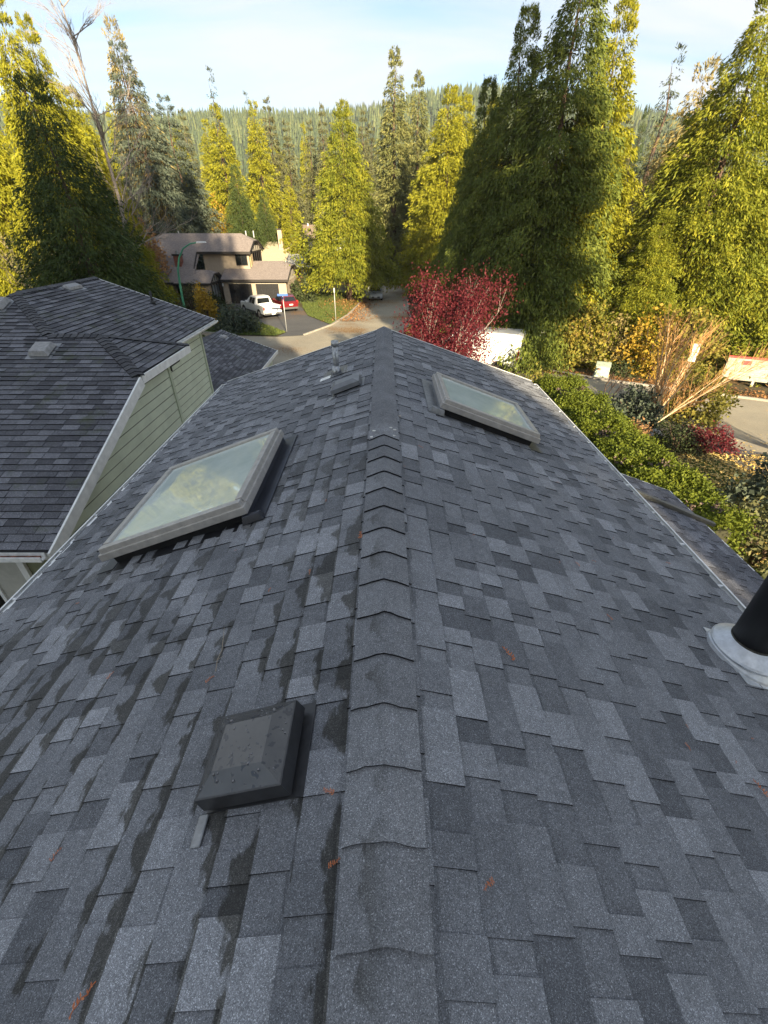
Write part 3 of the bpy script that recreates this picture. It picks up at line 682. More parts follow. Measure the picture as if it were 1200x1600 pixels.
# ------------------------------------------------------------------ neighbour: sage green house on the left
m_nsh = shingle_mat('neighbour_shingle', (0.068, 0.068, 0.076), (0.172, 0.173, 0.19), moss=0.75, grain=120, grain_amp=0.6)
m_ncap = shingle_mat('neighbour_cap', (0.050, 0.050, 0.056), (0.10, 0.10, 0.106), moss=0.3, grain=120, grain_amp=0.5)
m_sage = plain('sage_siding', (0.57, 0.61, 0.47), 0.75, var=0.10, scale=2.2)
m_sage_d = plain('sage_trim', (0.46, 0.50, 0.37), 0.7, var=0.08)
nb = empty('green_house', (-7, 10, 0)); tag(nb, 'sage green clapboard house with dark hipped shingle roof on the left', 'house')
NB = Vector(nb.location)
def nbuild(mb, name, mat, parent=None, **k):
    mb.v = [tuple(Vector(p) - NB) for p in mb.v]; return mb.build(name, mat, parent or nb, **k)
t = TA; c2 = CA
RX, RZ, RY = -9.26, 6.78, 12.10          # main ridge end
def PN(u, v, h): return (u, RY - v * c2 - t * c2 * h, RZ - v * c2 * t + c2 * h)
def PE(u, v, h): return (RX + v * c2 + t * c2 * h, u, RZ - v * c2 * t + c2 * h)
WX, WY, WZ = -6.43, 10.39, RZ - t * (RY - 10.39)
def PE2(u, v, h): return (WX + v * c2 + t * c2 * h, u, WZ - v * c2 * t + c2 * h)
RAKE = -5.03
def n_right(v):
    Y = RY - v * c2
    if Y > WY: return RX + (RY - Y)
    return min(WX + (WY - Y), RAKE)
vN = (RY - 5.13) / c2; vE = (-5.82 - RX) / c2; vE2 = 1.34 / c2
def e_left(v):
    X = RX + v * c2; return RY - (X - RX) if X < -7.55 else X + 17.94
nroof = empty('roof', (0, 0, 0), parent=nb)
deck = MB()
deck.slab([PN(RX - 3.5, 0, -.01) if False else PN(RX, 0, -.012), PN(-13.5, (RX + 13.5) * 1.0 / c2 * 1.0, -.012), PN(-13.5, vN, -.012), PN(RAKE, vN, -.012), PN(RAKE, (RY - 8.99) / c2, -.012), PN(WX, (RY - WY) / c2, -.012), PN(-7.55, (RY - WY) / c2, -.012)], .05)
deck.slab([PE(RY, 0, -.012), PE(WY, 1.71 / c2, -.012), PE(12.12, vE, -.012), PE(16.1, vE, -.012), PE(15.75, 0, -.012)], .05)
deck.slab([PE2(WY, 0, -.012), PE2(WY - 1.34, vE2, -.012), PE2(WY + 1.34, vE2, -.012)], .05)
deck.slab([(-7.55, WY, WZ - .01), (WX, WY, WZ - .01), (WX + 1.34, WY + 1.34, WZ - .5025 - .01), (-5.82, 12.12, WZ - .65)][::-1], .02)
nbuild(deck, 'roof_deck', m_deck, nroof)
west = MB(); west.slab([(RX, RY, RZ), (RX, 15.75, RZ), (-13.5, 15.9, RZ - t * 4.24), (-13.5, 7.86, RZ - t * 4.24)], .05); nbuild(west, 'west_slope', m_deck, nroof)
pc = [(q, tt, bd) for q, tt, bd in shingle_course_pieces(PN, vN, lambda v: max(-13.4, RX - v * c2), n_right, 0.143, (.26, .34), 31, laminated=False, thick=.016)]
pcE = shingle_course_pieces(PE, vE, e_left, lambda v: 15.75 + .35 * v / vE, 0.148, (.26, .34), 32, laminated=False, thick=.016)
pcE2 = shingle_course_pieces(PE2, vE2, lambda v: WY - v * c2, lambda v: WY + v * c2, 0.143, (.26, .34), 33, laminated=False, thick=.016)
def lay_all(groups, mat, parent, singles, off):
    al = [p for gset in groups for p in gset]
    def size(pc_):
        q = pc_[0]; a = (Vector(q[5]) - Vector(q[4])).length * (Vector(q[7]) - Vector(q[4])).length
        return a * min(shown_size(q[4]), shown_size(q[6]))
    order = sorted(range(len(al)), key=lambda i: -size(al[i])); top = set(order[:singles]); rest = MB()
    for i, (q, tt, bd) in enumerate(al):
        q = [Vector(p) - off for p in q]
        if i in top:
            o0 = q[3].copy(); o = MB().shingle([p - o0 for p in q], tt).build('shingle', mat, parent); recalc(o); o.location = o0
        else: rest.shingle(q, tt)
    o = rest.build('shingle_field', mat, parent); tag(recalc(o), kind='stuff')
lay_all([pc, pcE, pcE2], m_nsh, nroof, 300, NB)
def hip_caps(A, B, nA, nB, parent, off, mat, w=.13, step=.15, th=.022):
    A, B = Vector(A), Vector(B); d = (B - A); n = max(1, int(d.length / step)); d.normalize()
    def side(nv):
        s_ = d.cross(Vector(nv)).normalized(); return s_
    sa, sb = side(nA), side(nB)
    if (sa + sb).length > 1.2: sb = -sb
    if sa.z > 0: sa = -sa
    if sb.z > 0: sb = -sb
    up_ = Vector((0, 0, 1))
    for i in range(n):
        p0 = A + d * (i * step); p1 = A + d * min((i + 1.35) * step, (B - A).length)
        h0, h1 = .030, .048; tn = rnd.random()
        mb = MB()
        for s_ in (sa, sb):
            q = [p0 + up_ * h0, p1 + up_ * h1, p1 + s_ * w + up_ * (h1 - .004), p0 + s_ * w + up_ * (h0 - .004)]
            mb.hexa([x - up_ * th for x in q] + q, 0.0); mb.t[-5] = .12 + .88 * tn
        mb.v = [tuple(Vector(p) - off) for p in mb.v]; recalc(mb.build('hip_cap', mat, parent))
nN, nE, nS = (0, -t, 1), (t, 0, 1), (0, t, 1)
hip_caps((RX, RY, RZ), (-7.55, WY, WZ), nN, nE, nroof, NB, m_ncap)
hip_caps((-7.55, WY, WZ), (WX, WY, WZ), nN, nS, nroof, NB, m_ncap)
hip_caps((WX, WY, WZ), (WX + 1.36, WY - 1.36, WZ - t * 1.36), nN, nE, nroof, NB, m_ncap)
hip_caps((WX, WY, WZ), (WX + 1.36, WY + 1.36, WZ - t * 1.36), nE, nS, nroof, NB, m_ncap, w=.11)
hip_caps((RX, RY, RZ), (RX, 15.75, RZ), nE, (-t, 0, 1), nroof, NB, m_ncap)
# fascias, rake and gutters
def fascia(a, b, h=.15, th=.03, name='fascia', mat=m_white): return nbuild(MB().bar(a, b, th, h), name, mat)
fascia((RAKE + .03, 8.98, 5.60 - .06), (RAKE + .03, 5.08, 4.14 - .06), .21, .035, 'rake_board')
fascia((WX + 1.38, WY - 1.30, 5.54), (WX + 1.38, WY + 1.38, 5.54), .17, .03)
fascia((WX + 1.38, WY + 1.40, 5.54), (WX + .75, WY + 1.40, 5.55), .15, .03)
gt = gutter(nb, -5.83, 1, 12.1, 16.1, 5.455); gt.location = -NB
fascia((-5.835, 12.1, 5.40), (-5.835, 16.1, 5.40), .13, .02)
fascia((-5.83, 16.12, 5.44), (RX, 15.77, RZ - .05), .12, .03, 'rake_board')
gN = MB()
for (y0, y1, z0, z1) in ((5.02, 5.13, 4.03, 4.05), (5.015, 5.03, 4.03, 4.115), (5.115, 5.13, 4.05, 4.13)): gN.box(-13.5, -5.14, y0, y1, z0, z1)
gN = nbuild(gN, 'gutter', m_alu)
nbuild(MB().box(-13.4, -5.2, 5.035, 5.11, 4.05, 4.08), 'leaf_sludge', plain('red_sludge', (0.16, 0.07, 0.045), .95, var=.7, scale=9), gN)
fascia((-13.5, 5.16, 4.03), (-5.05, 5.16, 4.03), .12, .025)
nbuild(MB().box(-13.5, -5.1, 5.2, 5.62, 3.955, 3.975), 'soffit', m_white)
# clapboards, one board each
def n_top(Y): return RZ - t * (RY - Y) - .10
def boards(x, y0, y1, z0, z1, pitch, clip=None, joint=None):
    z = z0
    while z < z1:
        zt = min(z + pitch, z1); ya = y0
        if clip: ya = max(y0, RY - (RZ - .10 - zt) / t)
        if y1 - ya > .1:
            segs = [(ya, y1)]
            if joint and rnd.random() < .45:
                j = rnd.uniform(ya + .3, y1 - .2); segs = [(ya, j - .003), (j + .003, y1)]
            for a, b in segs:
                if b - a < .05: continue
                q = rnd.uniform(-.002, .002)
                nbuild(MB().hexa([(x - .03, a, z + .011), (x + .016 + q, a, z + .011), (x + .016 + q, b, z + .011), (x - .03, b, z + .011), (x - .03, a, zt - .008), (x + .012 + q, a, zt - .008), (x + .012 + q, b, zt - .008), (x - .03, b, zt - .008)]), 'siding_board', m_sage)
        z = zt
boards(-5.32, 5.62, 10.80, 1.6, 5.60, .205, clip=True, joint=True)
boards(-6.12, 10.90, 15.22, 1.6, 5.42, .205, joint=False)
m_gap = plain('gap_shade_backing', (.03, .034, .024), .95)  # near-black backing stands in for the shade in the gaps between boards
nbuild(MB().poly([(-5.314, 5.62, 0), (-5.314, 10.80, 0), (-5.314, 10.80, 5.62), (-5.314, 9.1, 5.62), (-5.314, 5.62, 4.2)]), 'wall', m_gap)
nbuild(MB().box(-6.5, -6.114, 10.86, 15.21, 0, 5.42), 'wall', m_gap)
nbuild(MB().box(-13.4, -6.5, 15.1, 15.3, 0, 5.3), 'wall', m_sage)
nbuild(MB().box(-6.15, -5.30, 10.80, 10.86, 0, 5.5), 'wall', m_sage)
nbuild(MB().box(-5.33, -5.275, 10.79, 10.90, 1.0, 5.52), 'corner_trim', m_sage_d)
nbuild(MB().box(-6.14, -6.07, 15.20, 15.31, 1.0, 5.40), 'corner_trim', m_sage_d)
nbuild(MB().box(-6.12, -5.85, 12.1, 16.0, 5.335, 5.35), 'soffit', m_white)
nbuild(MB().tube([(-5.16, 11.35, 5.50), (-5.20, 11.30, 5.36), (-5.30, 11.0, 5.30), (-5.30, 10.98, 5.18)], .03, 8), 'downpipe_elbow', plain('dark_elbow', (.05, .055, .045), .5))
m_olive = plain('olive_siding', (0.20, 0.205, 0.12), .8, var=.1)
for i in range(12):
    nbuild(MB().box(-13.4, -5.32, 5.60, 5.625 - .012, i * .33, i * .33 + .322), 'siding_board', m_olive)
nbuild(MB().box(-13.4, -5.33, 5.612, 5.70, 0, 4.0), 'wall', m_olive)
win = empty('window', (-6.35 - NB.x, 5.58 - NB.y, 3.1), parent=nb)
def wpart(mb, name, mat):
    mb.v = [tuple(Vector(p) - Vector((-6.35, 5.58, 3.1))) for p in mb.v]; return mb.build(name, mat, win)
for (a, b, c_, d) in ((-6.13, -6.02, 1.7, 3.86), (-6.74, -6.68, 1.7, 3.80), (-7.5, -6.02, 3.80, 3.90)): wpart(MB().box(a, b, 5.545, 5.60, c_, d), 'frame', m_white)
m_blind = plain('blind_slat', (0.42, 0.41, 0.36), .6)
for i in range(34):
    z = 1.9 + i * .055; wpart(MB().hexa([(-6.68, 5.57, z), (-6.13, 5.57, z), (-6.13, 5.585, z + .005), (-6.68, 5.585, z + .005), (-6.68, 5.58, z + .045), (-6.13, 5.58, z + .045), (-6.13, 5.592, z + .05), (-6.68, 5.592, z + .05)]), 'blind_slat', m_blind)
m_dkglass = plain('dark_glass', (0.012, 0.014, 0.016), .06, spec=.7, var=.1)
wpart(MB().box(-7.5, -6.74, 5.585, 5.597, 1.7, 3.8), 'glass_pane', m_dkglass)
# vents on the neighbour's roof
m_vent_n = plain('weathered_vent', (0.27, 0.265, 0.26), .6, var=.25, scale=12)
def nvent(P, u0, u1, v0, v1, h, label):
    s = empty('roof_vent', Vector(P((u0 + u1) / 2, (v0 + v1) / 2, 0)) - NB, parent=nb); s['label'] = label; o0 = Vector(P((u0 + u1) / 2, (v0 + v1) / 2, 0))
    def part(name, mb, mat, bv=0):
        mb.v = [tuple(Vector(p) - o0) for p in mb.v]; return recalc(mb.build(name, mat, s, bevel=bv))
    part('hood', slope_hexa(MB(), P, u0, u1, v0, v1, .03, h, .045), m_vent_n, .008)
    part('throat', slope_hexa(MB(), P, u0 + .05, u1 - .05, v0 + .05, v1 - .05, 0, .04), m_curb)
    part('flange', slope_hexa(MB(), P, u0 - .06, u1 + .06, v0 - .08, v1 + .07, .012, .017), m_flash_l)
vv = lambda Y: (RY - Y) / c2
nvent(PN, -7.63, -7.20, vv(10.02), vv(9.62), .14, 'square weathered vent low on the front roof slope')
nvent(PN, -9.62, -9.12, vv(11.75), vv(11.36), .15, 'square weathered vent by the hip at the frame edge')
nvent(PE, 13.72, 14.35, .16, .42, .10, 'flat pale vent near the top of the right slope')
nvent(lambda u, v, h: (-8.42 + v * c2 + t * c2 * h, u, 3.64 - v * c2 * t + c2 * h), 22.65, 23.05, .34, .60, .09, 'small pale vent on the garage roof')
pp = Vector((-7.40, 15.30, RZ - t * (7.40 - 9.26) * -1))
pp = Vector(PE(15.30, (-7.40 - RX) / c2, 0)); ps = empty('vent_stack', pp - NB, parent=nb); ps['label'] = 'thin black stack near the far edge of the right slope'
MB().tube([(0, 0, -.05), (0, 0, .36)], .035, 10).build('pipe', m_flue, ps, smooth=True); MB().tube([(0, 0, -.03), (0, 0, .12)], [.10, .04], 10).build('boot', m_flue, ps, smooth=True)
# garage roof further back
gz, gx0, gx1, gy0, gy1 = 3.64, -8.42, -5.65, 15.32, 23.85
def PG(u, v, h): return (gx0 + v * c2 + t * c2 * h, u, gz - v * c2 * t + c2 * h)
vG = (gx1 - gx0) / c2
garage = empty('garage_roof', Vector((gx0, gy0, gz)) - NB, parent=nb); GO = Vector((gx0, gy0, gz)); garage['label'] = 'lower shingled garage roof behind the green wall'
mb = MB(); mb.slab([PG(gy0, 0, -.012), PG(gy0, vG, -.012), PG(gy1, vG, -.012), PG(gy1, 0, -.012)], .05)
mb.slab([(gx0, gy1, gz - .012), (gx0 - 2.7, gy1, gz - .012 - t * 2.7), (gx0 - 2.7, gy0, gz - .012 - t * 2.7), (gx0, gy0, gz - .012)], .05); mb.v = [tuple(Vector(p) - GO) for p in mb.v]; mb.build('roof_deck', m_deck, garage)
mb = MB()
for q, tt, bd in shingle_course_pieces(PG, vG, lambda v: gy0, lambda v: gy1, .148, (.26, .34), 36, laminated=False, thick=.016): mb.shingle([Vector(p) - GO for p in q], tt)
tag(recalc(mb.build('shingle_field', m_nsh, garage)), kind='stuff')
for a, b, h in (((gx1 + .03, gy0, 2.55), (gx1 + .03, gy1, 2.55), .17), ((gx1, gy1 + .02, 2.55), (gx0, gy1 + .02, 3.58), .12)):
    mb = MB(); mb.bar(a, b, .03, h); mb.v = [tuple(Vector(p) - GO) for p in mb.v]; mb.build('fascia', m_white, garage)
mb = MB(); mb.box(-11, gx1 - .25, gy0 + .02, gy1 - .3, 0, 2.5); mb.v = [tuple(Vector(p) - GO) for p in mb.v]; mb.build('wall', m_sage, garage)
mb = MB(); mb.bar((-6.10, 15.42, 3.02), (-5.6, 15.42, 2.83), .10, .10); mb.v = [tuple(Vector(p) - GO) for p in mb.v]; mb.build('gutter_return', m_white, garage)

# ------------------------------------------------------------------ tan house across the street
m_tan = plain('tan_stucco', (0.33, 0.27, 0.205), .9, var=.07, scale=3)
m_cream = plain('timber_infill', (0.46, 0.42, 0.35), .9, var=.08)
m_brown = plain('dark_timber', (0.022, 0.018, 0.015), .6, var=.2)
m_gdoor = plain('black_garage_door', (0.012, 0.012, 0.013), .45, var=.2)
m_brick = plain('red_brick', (0.20, 0.075, 0.05), .9, var=.3, scale=8)
def far_roof(name, a, b):
    m, nt, bs = nodes_of(name)
    n = pos_noise(nt, 5.5, 4, .8); r = ramp(nt, [(.3, a), (.7, b)]); nt.links.new(n.outputs[0], r.inputs[0])
    nt.links.new(r.outputs[0], bs.inputs['Base Color']); bs.inputs['Roughness'].default_value = .95
    return m
m_tanroof = far_roof('tan_house_roof', (0.125, 0.104, 0.096), (0.25, 0.212, 0.195))
tan = empty('tan_house', (-19, 58, 0)); tag(tan, 'tan stucco house with brown clipped gable roofs and two black garage doors', 'house')
TO = Vector(tan.location)
def tb(mb, name, mat, parent=None, off=None, **k):
    mb.v = [tuple(Vector(p) - (off or TO)) for p in mb.v]; return mb.build(name, mat, parent or tan, **k)
ry, rz_ = 62.2, 7.05
tr = empty('roof', (0, 0, 0), parent=tan)
def slabs(polys, th=.12):
    mb = MB()
    for p in polys: mb.slab(p, th)
    return mb
# main slopes
zf = lambda y: 2.55 + (y - 55.0) * (rz_ - 2.55) / (ry - 55.0)
tb(slabs([[(-28.7, 55.0, 2.55), (-21.6, 55.0, 2.55), (-21.6, ry, rz_), (-26.9, ry, rz_), (-28.4, 60.6, zf(60.6))]]), 'front_slope', m_tanroof, tr)
tb(slabs([[(-21.6, 58.75, 5.32), (-15.6, 58.75, 5.32), (-15.6, 61.1, 6.30), (-17.2, ry, rz_), (-21.6, ry, rz_)]]), 'upper_slope', m_tanroof, tr)
tb(slabs([[(-17.2, ry, rz_), (-15.6, 61.1, 6.30), (-15.6, 63.3, 6.30)]]), 'clipped_hip', m_tanroof, tr)
tb(slabs([[(-26.9, ry, rz_), (-17.2, ry, rz_), (-15.6, 63.3, 6.30), (-15.6, 65.8, 5.3), (-28.7, 65.8, 5.3), (-28.4, 63.6, 6.1)]]), 'back_slope', m_tanroof, tr)
tb(slabs([[(-26.9, ry, rz_), (-28.4, 63.6, 6.1), (-28.4, 60.6, zf(60.6))]]), 'clipped_hip', m_tanroof, tr)
# garage roof
gr_z, gr_y = 4.25, 61.0
tb(slabs([[(-19.0, 57.0, 2.62), (-11.2, 57.0, 2.62), (-11.2, 59.9, 3.78), (-12.3, gr_y, gr_z), (-19.0, gr_y, gr_z)]]), 'garage_slope', m_tanroof, tr)
tb(slabs([[(-12.3, gr_y, gr_z), (-11.2, 59.9, 3.78), (-11.2, 62.2, 3.78)]]), 'clipped_hip', m_tanroof, tr)
tb(slabs([[(-15.9, gr_y, gr_z), (-12.3, gr_y, gr_z), (-11.2, 62.2, 3.78), (-11.2, 65, 2.62), (-15.9, 65, 2.62)]]), 'garage_slope', m_tanroof, tr)
# front wing with its small gable
tb(slabs([[(-23.5, 54.55, 2.50), (-19.4, 54.55, 2.50), (-19.4, 56.2, 3.28), (-20.1, 57.0, 3.62), (-23.5, 57.0, 3.62)]]), 'wing_slope', m_tanroof, tr)
tb(slabs([[(-20.1, 57.0, 3.62), (-19.4, 56.2, 3.28), (-19.4, 57.8, 3.28)]]), 'clipped_hip', m_tanroof, tr)
tb(slabs([[(-23.5, 57.0, 3.62), (-20.1, 57.0, 3.62), (-19.4, 57.8, 3.28), (-19.4, 59.4, 2.55), (-23.5, 59.4, 2.55)]]), 'wing_slope', m_tanroof, tr)
# dark fascias and barge boards
for a, b, h in (((-21.7, 58.68, 5.20), (-15.5, 58.68, 5.20), .26), ((-19.2, 56.93, 2.50), (-11.1, 56.93, 2.50), .26), ((-28.7, 54.94, 2.44), (-23.5, 54.94, 2.44), .2), ((-23.5, 54.48, 2.40), (-19.3, 54.48, 2.40), .2),
                ((-15.53, 58.7, 5.25), (-15.53, 61.1, 6.26), .16), ((-15.53, 61.1, 6.26), (-15.53, 63.3, 6.26), .14), ((-15.53, 63.3, 6.26), (-15.53, 65.8, 5.25), .16),
                ((-11.13, 57.0, 2.56), (-11.13, 59.9, 3.74), .16), ((-11.13, 59.9, 3.74), (-11.13, 62.2, 3.74), .14), ((-11.13, 62.2, 3.74), (-11.13, 65.0, 2.56), .16),
                ((-19.33, 54.5, 2.44), (-19.33, 56.2, 3.24), .16), ((-19.33, 56.2, 3.24), (-19.33, 57.8, 3.24), .14), ((-19.33, 57.8, 3.24), (-19.33, 59.4, 2.5), .16), ((-19.35, 54.5, 2.42), (-19.35, 59.3, 2.42), .22), ((-21.75, 58.7, 5.22), (-21.75, 56.9, 3.75), .14)):
    tb(MB().bar(a, b, .07, h), 'barge_board', m_brown)
# walls
tb(MB().box(-21.3, -15.9, 59.3, 65.5, 2.3, 5.25), 'wall', m_tan)
tb(MB().poly([(-15.9, 59.3, 2.3), (-15.9, 65.4, 2.3), (-15.9, 65.4, 5.3), (-15.9, 63.3, 6.2), (-15.9, 61.1, 6.2), (-15.9, 59.3, 5.3)]), 'gable_wall', m_cream)
tb(MB().box(-28.3, -21.0, 55.6, 65, 0, 2.5), 'wall', m_tan)
tb(MB().box(-21.8, -19.8, 55.0, 60, 0, 2.45), 'wall', m_tan)
tb(MB().poly([(-19.78, 54.8, 2.4), (-19.78, 59.2, 2.4), (-19.78, 57.8, 3.2), (-19.78, 56.2, 3.2)]), 'gable_wall', m_cream)
tb(MB().poly([(-11.5, 57.4, 2.3), (-11.5, 64.6, 2.3), (-11.5, 62.2, 3.72), (-11.5, 59.9, 3.72)]), 'gable_wall', m_cream)
tb(MB().box(-19.0, -11.52, 57.75, 64.6, 0, 2.42), 'wall', m_tan)
for x0, x1 in ((-19.0, -18.35), (-15.62, -15.15), (-12.45, -11.52)): tb(MB().box(x0, x1, 57.45, 57.9, 0, 2.42), 'pillar', m_tan)
tb(MB().box(-19.0, -11.52, 57.47, 57.85, 2.14, 2.42), 'lintel', m_cream)
# timber strips on the gable ends
for y in (59.9, 60.9, 61.9, 62.9, 63.9, 64.8): tb(MB().box(-15.89, -15.84, y - .06, y + .06, 2.9, min(6.1, 5.3 + .42 * (3.1 - abs(y - 62.2)))), 'timber_strip', m_brown)
tb(MB().box(-15.89, -15.83, 59.3, 65.4, 5.10, 5.22), 'timber_strip', m_brown)
for y in (58.7, 59.7, 60.7, 61.7, 62.7): tb(MB().box(-11.49, -11.44, y - .05, y + .05, 2.6, min(3.7, 2.6 + .4 * (y - 57.2), 2.6 + .4 * (65 - y))), 'timber_strip', m_brown)
for y in (55.9, 56.6, 57.3, 58.0): tb(MB().box(-19.77, -19.72, y - .05, y + .05, 2.45, 3.1), 'timber_strip', m_brown)
# windows
def hwin(x0, x1, y, z0, z1, pane=m_dkglass):
    w = empty('window', Vector(((x0 + x1) / 2, y, (z0 + z1) / 2)) - TO, parent=tan); o0 = Vector(((x0 + x1) / 2, y, (z0 + z1) / 2))
    tb(MB().box(x0, x1, y - .02, y + .02, z0, z1), 'pane', pane, w, o0)
    for a, b, c_, d in ((x0 - .06, x0, z0 - .06, z1 + .06), (x1, x1 + .06, z0 - .06, z1 + .06), (x0, x1, z1, z1 + .06), (x0, x1, z0 - .06, z0), ((x0 + x1) / 2 - .02, (x0 + x1) / 2 + .02, z0, z1)):
        tb(MB().box(a, b, y - .05, y + .03, c_, d), 'frame', m_brown, w, o0)
hwin(-17.45, -16.2, 59.27, 3.95, 5.0)
for (y0, y1, z0, z1) in ((59.5, 60.6, 3.7, 5.0),):
    w = empty('window', Vector((-15.85, (y0 + y1) / 2, (z0 + z1) / 2)) - TO, parent=tan); o0 = Vector((-15.85, (y0 + y1) / 2, (z0 + z1) / 2))
    tb(MB().box(-15.88, -15.82, y0, y1, z0, z1), 'pane', plain('reflection_pane', (.5, .38, .2), .1, spec=.7), w, o0); tb(MB().box(-15.84, -15.80, (y0 + y1) / 2 - .03, (y0 + y1) / 2 + .03, z0, z1), 'frame', m_brown, w, o0)  # amber pane colour stands in for a yellow reflection
w = empty('window', Vector((-19.76, 57.0, 1.3)) - TO, parent=tan); o0 = Vector((-19.76, 57.0, 1.3))
tb(MB().box(-19.79, -19.72, 55.8, 58.2, .5, 2.1), 'pane', plain('curtain_glass', (.25, .27, .28), .1, spec=.6), w, o0)
for y in (55.7, 56.55, 57.4, 58.2): tb(MB().box(-19.76, -19.68, y, y + .16, .4, 2.2), 'frame', m_brown, w, o0)
hwin(-27.2, -24.5, 55.56, .8, 2.0)
for x in (-28.1, -23.6, -22.2): tb(MB().box(x, x + .16, 55.52, 55.62, 0, 2.4), 'timber_strip', m_brown)
# garage doors with panels
for x0, x1 in ((-18.35, -15.62), (-15.15, -12.45)):
    gd = empty('garage_door', Vector(((x0 + x1) / 2, 57.72, 0)) - TO, parent=tan); o0 = Vector(((x0 + x1) / 2, 57.72, 0))
    for r_ in range(4):
        for q in range(4):
            wq = (x1 - x0) / 4; tb(MB().box(x0 + q * wq + .03, x0 + (q + 1) * wq - .03, 57.66, 57.72, .03 + r_ * .53, .03 + r_ * .53 + .48), 'door_panel', m_gdoor, gd, o0)
    tb(MB().box(x0, x1, 57.70, 57.76, 0, 2.15), 'door_back', m_gdoor, gd, o0)
ch = empty('chimney', Vector((-23.6, 57.6, 3.2)) - TO, parent=tan); o0 = Vector((-23.6, 57.6, 3.2))
tb(MB().box(-23.95, -23.2, 57.2, 58.0, 2.6, 5.0), 'stack', m_brick, ch, o0); tb(MB().box(-24.05, -23.1, 57.1, 58.1, 5.0, 5.15), 'cap', m_brown, ch, o0); tb(MB().tube([(-23.6, 57.6, 5.15), (-23.6, 57.6, 5.5)], .15, 10), 'flue', m_galv, ch, o0)
for (x, y) in ((-24.8, 62.4), (-16.8, 62.8), (-16.0, 63.3)):
    tb(MB().tube([(x, y, 6.6), (x, y, 7.3)], .08, 8), 'roof_flue', m_galv)
wl_ = empty('wall_lamp', Vector((-18.95, 57.40, 2.1)) - TO, parent=tan); o0 = Vector((-18.95, 57.40, 2.1)); tb(MB().box(-19.02, -18.88, 57.33, 57.45, 1.9, 2.2), 'shade', m_white, wl_, o0)

# ------------------------------------------------------------------ houses further back
m_pale = plain('pale_render', (0.60, 0.60, 0.57), .85); m_yroof = far_roof('sunlit_roof', (0.26, 0.22, 0.15), (0.40, 0.34, 0.24)); m_broof = far_roof('brown_far_roof', (0.13, 0.095, 0.07), (0.24, 0.18, 0.13))
m_groof = far_roof('grey_far_roof', (0.16, 0.16, 0.155), (0.26, 0.255, 0.24))
def far_house(name, label, x0, x1, y0, y1, ze, zr, wall_m, roof_m, extra=None):
    h = empty(name, ((x0 + x1) / 2, (y0 + y1) / 2, 0)); tag(h, label, 'house', 'houses further up the street'); o0 = Vector(h.location)
    def hb(mb, nm, mat, par=None): mb.v = [tuple(Vector(p) - o0) for p in mb.v]; return mb.build(nm, mat, par or h)
    ym = (y0 + y1) / 2
    hb(MB().box(x0 + .4, x1 - .4, y0 + .4, y1 - .4, 0, ze), 'wall', wall_m)
    hb(slabs([[(x0, y0, ze), (x1, y0, ze), (x1, ym, zr), (x0, ym, zr)]], .15), 'front_slope', roof_m); hb(slabs([[(x1, y1, ze), (x0, y1, ze), (x0, ym, zr), (x1, ym, zr)]], .15), 'back_slope', roof_m)
    for x in (x0 + .4, x1 - .4): hb(MB().poly([(x, y0 + .4, ze), (x, y1 - .4, ze), (x, ym, zr - .1)]), 'gable_wall', wall_m)
    hb(MB().bar((x0, y0 - .03, ze - .1), (x1, y0 - .03, ze - .1), .06, .2), 'fascia', m_white)
    for a, b in (((x1 + .03, y0, ze - .05), (x1 + .03, ym, zr - .05)), ((x1 + .03, ym, zr - .05), (x1 + .03, y1, ze - .05))): hb(MB().bar(a, b, .06, .2), 'barge_board', m_white)
    n = max(2, int((x1 - x0) / 3))
    for i in range(n):
        xx = x0 + (i + .5) * (x1 - x0) / n; wv = hb(MB().box(xx - .55, xx + .55, y0 + .36, y0 + .41, ze - 1.5, ze - .4), 'window', m_dkglass)
        hb(MB().box(xx - .62, xx + .62, y0 + .33, y0 + .39, ze - 1.6, ze - 1.5), 'sill', m_white)
    if extra: extra(h, hb)
    return h
def ex1(h, hb):
    c_ = hb(MB().box(-15.6, -15.0, 75.6, 76.4, 4.2, 7.2), 'chimney', plain('chimney_tan', (.40, .30, .22), .9)); hb(MB().box(-15.7, -14.9, 75.5, 76.5, 7.2, 7.35), 'chimney_cap', m_brown)
    hb(slabs([[(-13.9, 70.4, 3.05), (-10.2, 70.4, 3.05), (-10.2, 73.4, 4.3), (-13.9, 73.4, 4.3)]], .12), 'porch_roof', m_groof); hb(MB().box(-13.9, -10.2, 70.3, 70.36, 2.85, 3.05), 'porch_fascia', m_white)
    hb(MB().box(-12.9, -12.0, 71.9, 71.98, .4, 2.6), 'red_door', plain('red_door', (.16, .03, .03), .5)); hb(MB().box(-13.8, -10.2, 72.0, 73.4, 0, 3.1), 'wall', m_pale)
far_house('white_house', 'white bungalow with pale sunlit roof just behind the tan house', -21.5, -10.2, 73.2, 81.5, 3.4, 5.7, m_pale, m_yroof, ex1)
def ex2(h, hb):
    hb(MB().tube([(-14.2, 97.2, 5.0), (-14.2, 97.2, 7.9)], .12, 8), 'roof_flue', m_white); hb(MB().tube([(-16.4, 96.5, 5.0), (-16.4, 96.5, 7.5)], .1, 8), 'roof_flue', m_white)
far_house('brown_roof_house', 'house with low brown roof behind the white bungalow', -24.5, -12.2, 92, 103, 5.0, 7.7, m_tan, m_broof, ex2)
far_house('tall_white_house', 'tall white house half hidden by the cone shaped cedar', -13.5, -6.5, 104, 113, 7.0, 10.4, m_pale, m_groof)
far_house('hidden_house', 'low cream house seen over the ridge of the tan house', -34, -24.5, 83, 92, 5.2, 7.5, m_cream, m_yroof)
far_house('grey_roof_house', 'grey roofed house glimpsed between the two tall cedars at right', 20, 31, 56, 66, 4.5, 7.2, m_pale, m_groof)

